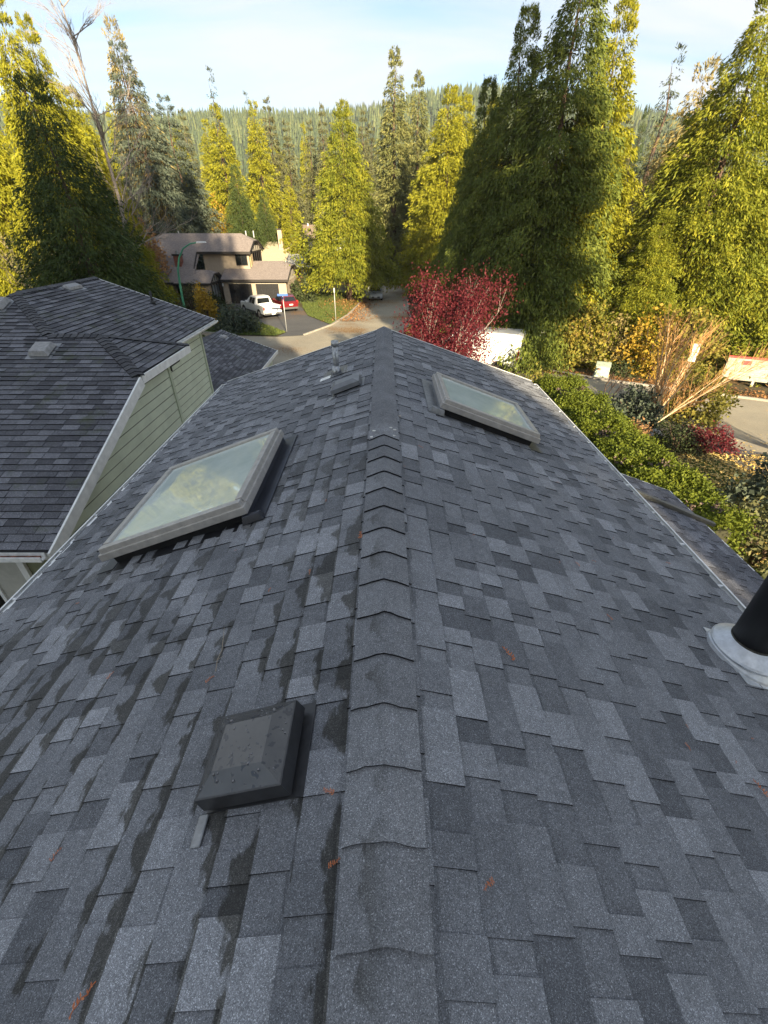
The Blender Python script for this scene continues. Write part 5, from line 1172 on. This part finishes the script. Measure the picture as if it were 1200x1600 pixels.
# left
tree('dense', -17.8, 30.2, 14.3, 4.7, 'dense dark green cedar rising behind the green house')
tree('dense', -22.3, 27.0, 5.6, 3.0, 'low yellow green conifer peeping over the green house roof at left', name='low_conifer')
tree('spruce', -29.6, 69, 25.0, 6.2, 'bluish spruce between the dense dark cedar and the tan house')
tree('spruce', -27.6, 74, 21.5, 5.4, 'second bluish spruce, a little shorter, behind the first')
tree('mossy', -30.6, 71, 27, 4.4, 'lichen covered brownish conifer whose tip tops the bluish spruce')
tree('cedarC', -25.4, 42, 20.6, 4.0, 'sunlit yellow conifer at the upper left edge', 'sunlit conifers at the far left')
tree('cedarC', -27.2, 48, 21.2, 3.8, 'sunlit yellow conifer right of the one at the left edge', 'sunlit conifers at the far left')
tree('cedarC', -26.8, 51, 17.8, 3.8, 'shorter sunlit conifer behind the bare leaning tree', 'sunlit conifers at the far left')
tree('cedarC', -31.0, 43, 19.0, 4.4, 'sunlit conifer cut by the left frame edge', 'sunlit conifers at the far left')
# middle distance
MID = [('goldfar', -29.0, 80, 18.8, 3.4, 'orange tinged conifer left of the golden row over the tan house'), ('goldfar', -24.6, 85, 22.2, 4.3, 'golden conifer in the middle of the row over the tan house'), ('goldfar', -18.9, 85, 22.6, 4.0, 'golden conifer at the right of the row over the tan house'),
       ('hemlock', -27.4, 95, 28.4, 3.6, 'bare topped hemlock standing above the golden row'), ('hemlock', -23.4, 100, 26.5, 2.8, 'faint thin snag right of the bare topped hemlock'), ('fir', -20.9, 105, 26.4, 3.8, 'dark fir right of the golden row'),
       ('fir', -18.9, 111, 24.2, 3.6, 'brownish fir beside the dark fir'), ('goldfar', -13.4, 76, 13.4, 2.4, 'small golden conifer over the brown roofed house'), ('fir', -15.6, 120, 25.6, 3.4, 'narrow dark fir left of the cone shaped cedar'),
       ('dense', -20.6, 76, 14.6, 3.6, 'dark green conifer in the shade behind the tan house roof'), ('dense', -17.6, 78, 12.0, 2.8, 'second dark green conifer in the shade over the white bungalow'), ('fir', -33.0, 92, 20.5, 3.4, 'brownish fir behind the orange tinged conifer'), ('fir', -11.5, 125, 23, 3.6, 'fir just left of the cone shaped cedar top')]
for a in MID: tree(*a, group='trees in the middle distance')
g_ = random.Random(5)
for i in range(54):
    y = g_.uniform(112, 175); x = (-.62 + i * .0235 + g_.uniform(-.02, .02)) * y; kd = g_.choice(('fir', 'goldfar', 'goldfar', 'spire', 'fir', 'dense'))
    tree(kd, x, y, g_.uniform(20, 29) * (.8 + y / 700), g_.uniform(3.2, 4.6), 'conifer in the far row at the foot of the wooded hill', 'far row of conifers below the hill')
for i, (x, y, h, kd) in enumerate(((34, 80, 20, 'fir'), (42, 74, 21, 'goldfar'), (24, 92, 16, 'fir'), (30, 100, 17, 'goldfar'), (18, 100, 15, 'fir'), (-40, 70, 20, 'goldfar'), (-46, 62, 20, 'cedarC'), (-38, 60, 17, 'goldfar'), (-36, 52, 18, 'cedarC'))):
    tree(kd, x, y, h, 3.6, 'conifer in the second row at either side of the street', 'second row of conifers')
# unseen row behind the camera, placed and sized to shade roofs and cedars
for i, (q, L_, h, r) in enumerate(((-20, 30, 24, 5.0), (-15.6, 33, 27, 5.2), (-11.0, 30, 37, 6.6), (-7.0, 33, 46, 7.0), (-3.2, 30, 46, 6.4), (.2, 33, 40, 4.8), (3.2, 29, 20, 4.2), (6.6, 31, 19, 4.0), (8.8, 30, 15.5, 2.6), (17.8, 31, 41, 4.4))):
    tree('cedarB' if q < 15 else 'lifted_shade', .30 * L_ + .954 * q, -.954 * L_ + .30 * q, h, r, 'tall cedar in the unseen row behind the house, placed for its shade', 'unseen shading cedars behind the house')

# broadleaf crowns: branching limbs, leaves round the twig ends
def limbs(seed, start, n0, length, r0, spread, depth, upw=.6, split=3, rag=.35):
    g = random.Random(seed); segs = []; tips = []
    def grow(p, d, l, r, k):
        q = p; pts = [p]
        for i in range(3):
            d = (d + Vector((g.uniform(-rag, rag), g.uniform(-rag, rag), g.uniform(-rag * .5, rag) * .6)) * .55).normalized(); q = q + d * l / 3; pts.append(q)
        segs.append((pts, r, r * .62))
        if k == 0: tips.append((q, d)); return
        for i in range(split if k > 1 else split + 1):
            a = g.uniform(0, 6.28); v = Vector((math.cos(a), math.sin(a), g.uniform(-.2, .8))) * spread
            nd = (d + v + Vector((0, 0, upw * .25))).normalized(); j = g.choice((1, 2, 3, 3)); grow(pts[j], nd, l * g.uniform(.55, .8), r * .55, k - 1)
    for i in range(n0):
        a = i * 6.28 / n0 + g.uniform(-.4, .4); sp = spread * g.uniform(.35, .9)
        grow(Vector(start) + Vector((.1 * math.cos(a), .1 * math.sin(a), 0)), Vector((math.cos(a) * sp, math.sin(a) * sp, 1)).normalized(), length, r0, depth)
    return segs, tips
def limb_object(segs, mat, parent, name='branches', sides=5):
    mb = MB()
    for pts, a, b in segs:
        mb.tube(pts, [a + (b - a) * i / (len(pts) - 1) for i in range(len(pts))], sides, caps=False)
    return mb.build(name, mat, parent, smooth=True)
def leaf_cloud(centres, per, spread, L, seed, mat, parent, name='foliage', flat=1.0, droop=-.1):
    g = np.random.default_rng(seed); c = np.repeat(np.asarray(centres, float), per, 0); n = len(c)
    Pp = c + g.normal(0, spread, (n, 3)) * np.array([1, 1, flat]); D = unit(g.normal(size=(n, 3)) + np.array([0, 0, droop]))
    Ls = L * g.uniform(.6, 1.4, n); V, F = kites(Pp, D, Ls, Ls * g.uniform(.5, .8, n), g)
    ct = np.repeat(g.random(len(centres)), per)
    o = bpy.data.objects.new(name, np_mesh(name, V, F, mat, np.clip(.55 * g.random(n) + .45 * ct, 0, 1))); return link(o, parent)
# red maple
mp_ = empty('maple_tree', (2.95, 21.2, 0)); mp_.scale = (.70, .72, .86); tag(mp_, 'red leaved japanese maple with pale forking stems in front of the van', 'tree')
sg, tp = limbs(41, (0, 0, 0), 6, 2.9, .085, .62, 3, upw=.7, split=3)
limb_object(sg, m_bark_p, mp_, 'trunk')
zs = [min(6.7, p.z) for p, d in tp]
leaf_cloud([(p.x, p.y, min(p.z, 6.8)) for p, d in tp], 150, .46, .115, 42, L_red, mp_, 'crown')
# bare leaning tree at upper left and pale twiggy one beside it
bt = empty('bare_tree', (-23.1, 45.0, 0)); tag(bt, 'tall bare leafless tree leaning left against the sky', 'tree')
sgs = []; g = random.Random(77); trunk = [Vector((0, 0, 0)), Vector((.35, .1, 5)), Vector((.75, .2, 10)), Vector((.65, .3, 14)), Vector((.6, .3, 18)), Vector((.2, .4, 23.5))]
MBt = MB(); MBt.tube(trunk, [.19, .16, .13, .10, .06, .02], 9); MBt.build('trunk', m_bark_p, bt, smooth=True)
for i in range(30):
    f = g.uniform(.24, .97); k = f * 5; a = int(k); p = trunk[a].lerp(trunk[min(a + 1, 5)], k - a); az = g.random() * 6.28
    s_, t_ = limbs(200 + i, (0, 0, 0), 1, 1.0, .05, .5, 3, upw=1.0, split=3, rag=.5)
    d = Vector((math.cos(az) * .75, math.sin(az) * .75, .75)).normalized(); rot = Vector((0, 0, 1)).rotation_difference(d).to_matrix(); sc_ = (2.9 - 1.7 * f) * g.uniform(.9, 1.3)
    sgs += [([p + rot @ (q * sc_) for q in pts], a_ * sc_ * .45, b_ * sc_ * .45) for pts, a_, b_ in s_]
limb_object(sgs, m_bark_p, bt, 'branches', 4)
plain('pale_twig', (.40, .32, .22), .85)
tw2 = empty('twiggy_tree', (-22.5, 33.5, 0)); tag(tw2, 'bare twiggy tree at the left edge behind the dense dark cedar', 'tree')
s_, t_ = limbs(302, (0, 0, 0), 4, 3.6, .09, .6, 4, upw=.8, split=3, rag=.6); limb_object(s_, MATS['pale_twig'], tw2, 'branches', 4)
# rounded shrubs
def shrub(name, label, x, y, rx, ry, h, mat, n, L, seed, cat='shrub', stem=m_bark, z0=0.0, group=None, spread=.12):
    e = empty(name, (x, y, z0)); tag(e, label, cat, group); g = np.random.default_rng(seed)
    d = unit(g.normal(size=(n, 3))); d[:, 2] = np.abs(d[:, 2]); k = .62 + .38 * g.random(n) ** .5
    lob = 1 + .2 * np.sin(4 * np.arctan2(d[:, 1], d[:, 0]) + seed) + .14 * np.sin(7 * d[:, 2] + 3 * d[:, 0] + seed)
    c_ = d * np.array([rx, ry, h]) * (k * lob)[:, None]; c_[:, 2] = np.clip(c_[:, 2], .08, None)
    leaf_cloud(c_, 7, spread, L, seed + 1, mat, e)
    mb = MB(); rg = random.Random(seed)
    for i in range(9):
        a = rg.random() * 6.28; q = rg.uniform(.3, .8); mb.tube([(0, 0, 0), (rx * q * .4 * math.cos(a), ry * q * .4 * math.sin(a), h * .45), (rx * q * math.cos(a), ry * q * math.sin(a), h * .85)], [.04, .03, .012], 5, caps=False)
    mb.build('stems', stem, e, smooth=True); return e
shrub('rhododendron', 'grey green rhododendron left of the bare golden shrub', 11.9, 20.0, 1.5, 1.3, 1.55, L_rhodo, 520, .17, 51)
shrub('rhododendron', 'yellowish green rhododendron right of the bare golden shrub', 15.1, 20.6, 1.6, 1.4, 2.2, L_lime, 460, .17, 52)
shrub('rhododendron', 'grey green rhododendron at the right edge below the driveway', 12.9, 11.9, 1.5, 1.5, 2.3, L_rhodo, 520, .16, 53)
shrub('brown_shrub', 'brown leaved shrub beside the lower roof at the right edge', 10.6, 9.6, 1.4, 1.3, 1.9, L_fir, 380, .14, 54)
shrub('box_shrub', 'round dark clipped shrub at the edge of the leafy lawn', 12.65, 17.35, .95, .85, 1.15, L_box, 360, .09, 55)
shrub('burgundy_shrub', 'low spreading burgundy shrub beside the round dark shrub', 14.25, 17.6, 1.15, .95, .75, L_burg, 420, .09, 56)
shrub('rusty_shrub', 'rusty low shrub between the hedge and the round dark shrub', 10.9, 17.8, .75, .8, .95, L_peach, 160, .12, 57)
shrub('round_shrub', 'low dark green shrub beside the utility box', 15.4, 28.4, .85, .6, .75, L_box, 200, .12, 58)
shrub('lawn_shrub', 'round green shrub on the lawn before the tan house', -13.2, 41.6, 1.9, 1.3, 1.9, L_rhodo, 420, .2, 59)
shrub('yellow_shrub', 'slender yellow green shrub at the corner of the tan house', -16.6, 44.2, .95, .9, 3.2, L_yel, 260, .22, 60)
shrub('dark_shrub', 'dark shrub at the garage pillar of the tan house', -19.2, 54.6, 1.0, .9, 1.5, L_box, 200, .2, 61)
shrub('dark_shrub', 'dark shrub cluster beside the garage gable right of the red car', -9.9, 59.4, 1.5, 1.5, 2.6, L_box, 360, .22, 62)
shrub('red_shrub', 'reddish shrub between the garage gable and the white bungalow', -10.4, 66.0, 1.6, 1.3, 2.6, L_peach, 240, .22, 63)
shrub('bare_vine_shrub', 'brown twiggy shrub against the tan house wall behind the street lamp', -21.6, 53.6, 1.7, .8, 2.4, L_fir, 300, .14, 64)
shrub('yellow_bush', 'bright yellow round bush over the tan house roof', -23.9, 76, 2.6, 2.2, 9.2, L_yel, 520, .34, 65, cat='bush')
shrub('peach_tree', 'peach coloured leafy tree beside the dense dark cedar', -26.6, 56, 2.4, 2.2, 8.8, L_peach, 620, .30, 66, cat='tree')
shrub('kerb_plant', 'spindly yellow green plant at the far end of the hedge', 8.05, 23.0, .55, .5, 1.9, L_lime, 90, .15, 67)
shrub('maple_side_shrub', 'green shrub at the left foot of the red maple', 2.2, 24.5, .9, .9, 2.9, L_hedge, 240, .16, 68)
und = [(9.9, 31.9, 1.5, 2.0, L_lime), (11.9, 31.2, 1.6, 2.6, L_mixed), (13.6, 30.6, 1.7, 3.3, L_mixed), (15.2, 30.3, 1.6, 2.9, L_pink), (16.9, 28.9, 1.7, 3.4, L_yel), (18.8, 28.3, 1.8, 3.8, L_mixed), (20.4, 29.0, 1.7, 3.2, L_lime), (12.8, 32.2, 1.8, 4.4, L_mixed), (15.8, 32.4, 1.8, 4.2, L_pink), (23.2, 28.3, 1.8, 2.6, L_cedar), (8.2, 33.9, 1.2, 1.8, L_dark)]
ul = ['yellow green bush right behind the narrow double sign', 'mottled autumn bush left of the utility box', 'tall mottled bush behind the utility box', 'rusty bush right of the utility box', 'bright yellow bush behind the bare golden shrub', 'tall mottled bush behind the golden twigs', 'lime bush left of the board panel', 'taller mottled bush in the second row left', 'taller rusty bush in the second row right', 'green bush behind the board panel', 'dark bush behind the tail of the van']
for i, ((x, y, r, h, mt), lb) in enumerate(zip(und, ul)): shrub('roadside_bush', lb, x, y, r, r * .9, h, mt, 420, .20, 80 + i, cat='bush', group='bushes along the far kerb', spread=.16)
# bare golden shrubs: many long rising stems that fork into fine twigs
def fan_shrub(label, x, y, h, seed, leanx, stems=13, dirs=(0, 6.28), flat=.35):
    e = empty('golden_shrub', (x, y, 0)); tag(e, label, 'shrub'); g = random.Random(seed); st_, twg = MB(), MB()
    for i in range(stems):
        a = g.uniform(*dirs); d = Vector((math.cos(a) * .5 + leanx, math.sin(a) * .4, g.uniform(.75, 1.15))).normalized(); p = Vector((g.uniform(-.12, .12), g.uniform(-.1, .1), 0)); l = h * g.uniform(.75, 1.05); pts = [p]
        for k in range(6):
            d = (d + Vector((g.uniform(-.1, .1), g.uniform(-.1, .1), .02))).normalized(); p = p + d * l / 6; pts.append(p)
        st_.tube(pts, [.038 * (1 - k / 6.6) + .004 for k in range(7)], 6, caps=False)
        for k in range(2, 7):
            for j in range(5 if k < 6 else 8):
                dd = (d + Vector((g.uniform(-.8, .8), g.uniform(-.8, .8), g.uniform(-.2, .6)))).normalized(); q = pts[k] - (pts[k] - pts[k - 1]) * g.random(); tl = h * g.uniform(.10, .24); m1 = q + dd * tl * .5; m2 = q + (dd + Vector((0, 0, .15))) * tl
                twg.tube([q, m1, m2], [.010, .007, .004], 3, caps=False)
                for _ in range(2):
                    d3 = (dd + Vector((g.uniform(-.8, .8), g.uniform(-.8, .8), g.uniform(-.1, .6)))).normalized(); twg.tube([m1, m1 + d3 * tl * .55], [.006, .003], 3, caps=False)
    st_.build('stems', m_palestem, e, smooth=True); twg.build('twigs', m_goldtwig, e); return e
fan_shrub('bare golden shrub fanning up to the right by the road', 12.7, 19.6, 4.7, 401, .42, 15)
fan_shrub('bare orange twigged shrub cut by the right frame edge', 17.4, 16.6, 3.6, 402, -.15, 14)
lb_ = empty('dark_twig_shrub', (12.2, 23.2, 0)); tag(lb_, 'small bare dark twigs at the kerb above the rhododendron', 'shrub'); s_, t_ = limbs(403, (0, 0, 0), 3, .9, .03, .7, 2); limb_object(s_, m_bark, lb_, 'stems', 4)
# clipped hedge
hd = empty('hedge', (7.35, 13.2, 0)); tag(hd, 'clipped yellow green cedar hedge running along the right eave', 'hedge')
g = np.random.default_rng(71); n = 12500
u_ = g.uniform(-5.3, 5.6, n); side = g.random(n)
bump_ = .16 * np.sin(u_ * 3.1) + .12 * np.sin(u_ * 5.7 + 1)
xx = np.where(side < .62, g.uniform(-.95, .85, n), np.where(side < .9, .85 + .12 * g.normal(size=n), -.95 + .1 * g.normal(size=n))); zz = np.where(side < .62, 2.62 + bump_ + .10 * np.sin(xx * 6 + u_ * 4) + g.normal(0, .07, n) - .35 * np.clip(np.abs(xx) - .6, 0, 1), g.uniform(.2, 2.6, n))
leaf_cloud(np.stack([xx, u_, zz], -1), 10, .06, .068, 72, L_hedge, hd)
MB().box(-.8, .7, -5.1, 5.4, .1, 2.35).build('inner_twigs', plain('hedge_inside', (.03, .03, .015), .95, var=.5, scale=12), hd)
br = rng.uniform(-5, 5.2, 26); cpts = np.stack([rng.uniform(-.6, .7, 26), br, np.full(26, 2.66)], -1)
leaf_cloud(cpts, 40, .12, .09, 73, L_peach if False else leaf_mat('dead_hedge', [(0, (.07, .05, .045)), (1, (.18, .13, .11))], .1, .3, 2), hd, 'dead_patches', flat=.4)
# boulder, leaves on the lawn and the roads
bm_ = bmesh.new(); bmesh.ops.create_icosphere(bm_, subdivisions=3, radius=.38)
for v in bm_.verts: v.co *= 1 + .16 * math.sin(v.co.x * 9 + 1) * math.cos(v.co.y * 7); v.co.z *= .62
me = bpy.data.meshes.new('boulder'); bm_.to_mesh(me); bm_.free(); me.materials.append(plain('boulder_stone', (.30, .30, .29), .9, var=.3, scale=6, bump=.4)); o = bpy.data.objects.new('boulder', me); link(o); o.location = (12.35, 18.55, .16); tag(o, 'small grey boulder behind the round dark shrub', 'boulder')
def litter(name, label, pts_fn, n, L, seed, stops, z):
    g = np.random.default_rng(seed); xy = pts_fn(g, n); n = len(xy); Pp = np.concatenate([xy, np.full((n, 1), z) + g.random((n, 1)) * .02], 1); D = unit(np.concatenate([g.normal(size=(n, 2)), g.uniform(-.05, .35, (n, 1))], 1))
    S = unit(np.cross(D, np.array([[0, 0, 1.0]]) + g.normal(0, .25, (n, 3)))); Ls = (L * g.uniform(.6, 1.4, n))[:, None]
    V = np.stack([Pp, Pp + D * Ls * .5 + S * Ls * .35, Pp + D * Ls, Pp + D * Ls * .5 - S * Ls * .35], 1).reshape(-1, 3); F = np.arange(n * 4).reshape(n, 4)
    o = bpy.data.objects.new(name, np_mesh(name, V, F, leaf_mat(name + '_mat', stops, .1, .2, 1), g.random(n))); link(o); tag(o, label, 'leaves', kind='stuff')
ylw = [(0, (.30, .18, .05)), (.4, (.52, .36, .10)), (1, (.66, .52, .22))]
litter('lawn_leaves', 'yellow fallen leaves covering the small lawn at right', lambda g, n: np.stack([g.uniform(8.9, 16.2, n), g.uniform(9.5, 16.8, n)], -1), 8200, .10, 91, ylw, .03)
litter('drive_leaves', 'scattered fallen leaves on the right driveway', lambda g, n: np.stack([g.uniform(13.6, 21, n), g.uniform(10, 19, n)], -1), 900, .09, 92, ylw, .02)
org = [(0, (.16, .07, .03)), (.5, (.30, .14, .05)), (1, (.42, .24, .09))]
litter('street_leaves', 'orange brown leaf litter along the kerb below the cone shaped cedar', lambda g, n: np.stack([-3.2 + g.normal(0, .9, n) + np.linspace(.9, -1.2, n), g.uniform(46, 62, n)], -1), 2600, .16, 93, org, .06)
litter('kerb_leaves', 'brown leaf litter under the bushes along the far kerb', lambda g, n: (lambda x: np.stack([x, 33.6 - .47 * x + np.abs(g.normal(0, .8, n)) + .1], -1))(g.uniform(9.5, 27, n)), 3000, .13, 94, org, .03)
litter('lawn_needles', 'orange needles scattered on the lawn round the cone shaped cedar trunk', lambda g, n: np.stack([-4.3 + g.normal(0, 1.5, n), 58.2 + g.normal(0, 2.2, n)], -1), 2200, .16, 95, org, .07)
# grass blades on the lawns
def blades(name, label, poly, n, hgt, seed, z):
    g = np.random.default_rng(seed); P0 = np.array(poly); lo, hi = P0.min(0), P0.max(0); pts = g.uniform(lo, hi, (n * 2, 2)); ins = np.zeros(len(pts), bool); j = len(P0) - 1
    for i in range(len(P0)):
        a, b = P0[i], P0[j]; c_ = ((a[1] > pts[:, 1]) != (b[1] > pts[:, 1])) & (pts[:, 0] < (b[0] - a[0]) * (pts[:, 1] - a[1]) / (b[1] - a[1] + 1e-9) + a[0]); ins ^= c_; j = i
    pts = pts[ins][:n]; n = len(pts); B = np.concatenate([pts, np.full((n, 1), z)], 1); D = unit(np.concatenate([g.normal(0, .5, (n, 2)), np.ones((n, 1))], 1)); S = unit(np.concatenate([g.normal(size=(n, 2)), np.zeros((n, 1))], 1)) * hgt * .35; hh = hgt * g.uniform(.5, 1.3, (n, 1))
    V = np.stack([B - S, B + S, B + D * hh], 1).reshape(-1, 3); F = np.arange(n * 3).reshape(n, 3)
    o = bpy.data.objects.new(name, np_mesh(name, V, F, MATS.get('blade') or leaf_mat('blade', [(0, (.045, .07, .015)), (.6, (.095, .12, .028)), (1, (.17, .15, .05))], .2, .6, .6), g.random(n))); link(o); tag(o, label, 'grass', kind='stuff')
blades('grass', 'short grass of the lawn in front of the tan house', [(-12.9, 40.2), (-9.4, 39.8), (-8.7, 41.2), (-11.6, 45.0), (-14.2, 48.6), (-16.5, 52.3), (-24, 50), (-24, 46)], 12000, .12, 97, .05)
blades('grass', 'short grass of the lawn round the cone shaped cedar', [(-5.1, 44.7), (-3.9, 50.0), (-3.2, 56), (-2.5, 66), (-10, 68), (-10.6, 61), (-9.3, 54.5), (-8.0, 49.5)], 14000, .12, 98, .05)
blades('grass', 'sparse grass between the fallen leaves on the right lawn', [(9.2, 8), (16.0, 8), (15.4, 12.2), (14.2, 14.8), (13.9, 16.2), (9.2, 16.6)], 14000, .07, 99, .012)
# small tree on the far lawn
st_ = empty('young_tree', (-9.3, 63.5, 0)); tag(st_, 'young tree with thin trunk at the left edge of the cone shaped cedar', 'tree'); MB().tube([(0, 0, 0), (0, 0, 4)], [.12, .06], 8).build('trunk', m_bark, st_, smooth=True)
leaf_cloud(rng.normal(0, 1, (160, 3)) * np.array([1.1, 1.1, 1.6]) + np.array([0, 0, 4.6]), 8, .25, .3, 120, L_cedar, st_, 'crown')

# ------------------------------------------------------------------ the air between here and the hills
hz = MB().box(-1560, 1560, -330, 1340, -1.0, 215.0).build('haze', bpy.data.materials.new('air'))
hm = hz.data.materials[0]; hm.use_nodes = True; hm.node_tree.nodes.clear()
ho = hm.node_tree.nodes.new('ShaderNodeOutputMaterial'); hv = hm.node_tree.nodes.new('ShaderNodeVolumePrincipled')
hv.inputs['Color'].default_value = (0.86, 0.92, 1.0, 1); hv.inputs['Density'].default_value = 0.0002; hv.inputs['Anisotropy'].default_value = 0.2
hm.node_tree.links.new(hv.outputs[0], ho.inputs['Volume'])
tag(hz, 'thin pale haze in the air between the street and the hills', 'haze', kind='stuff')
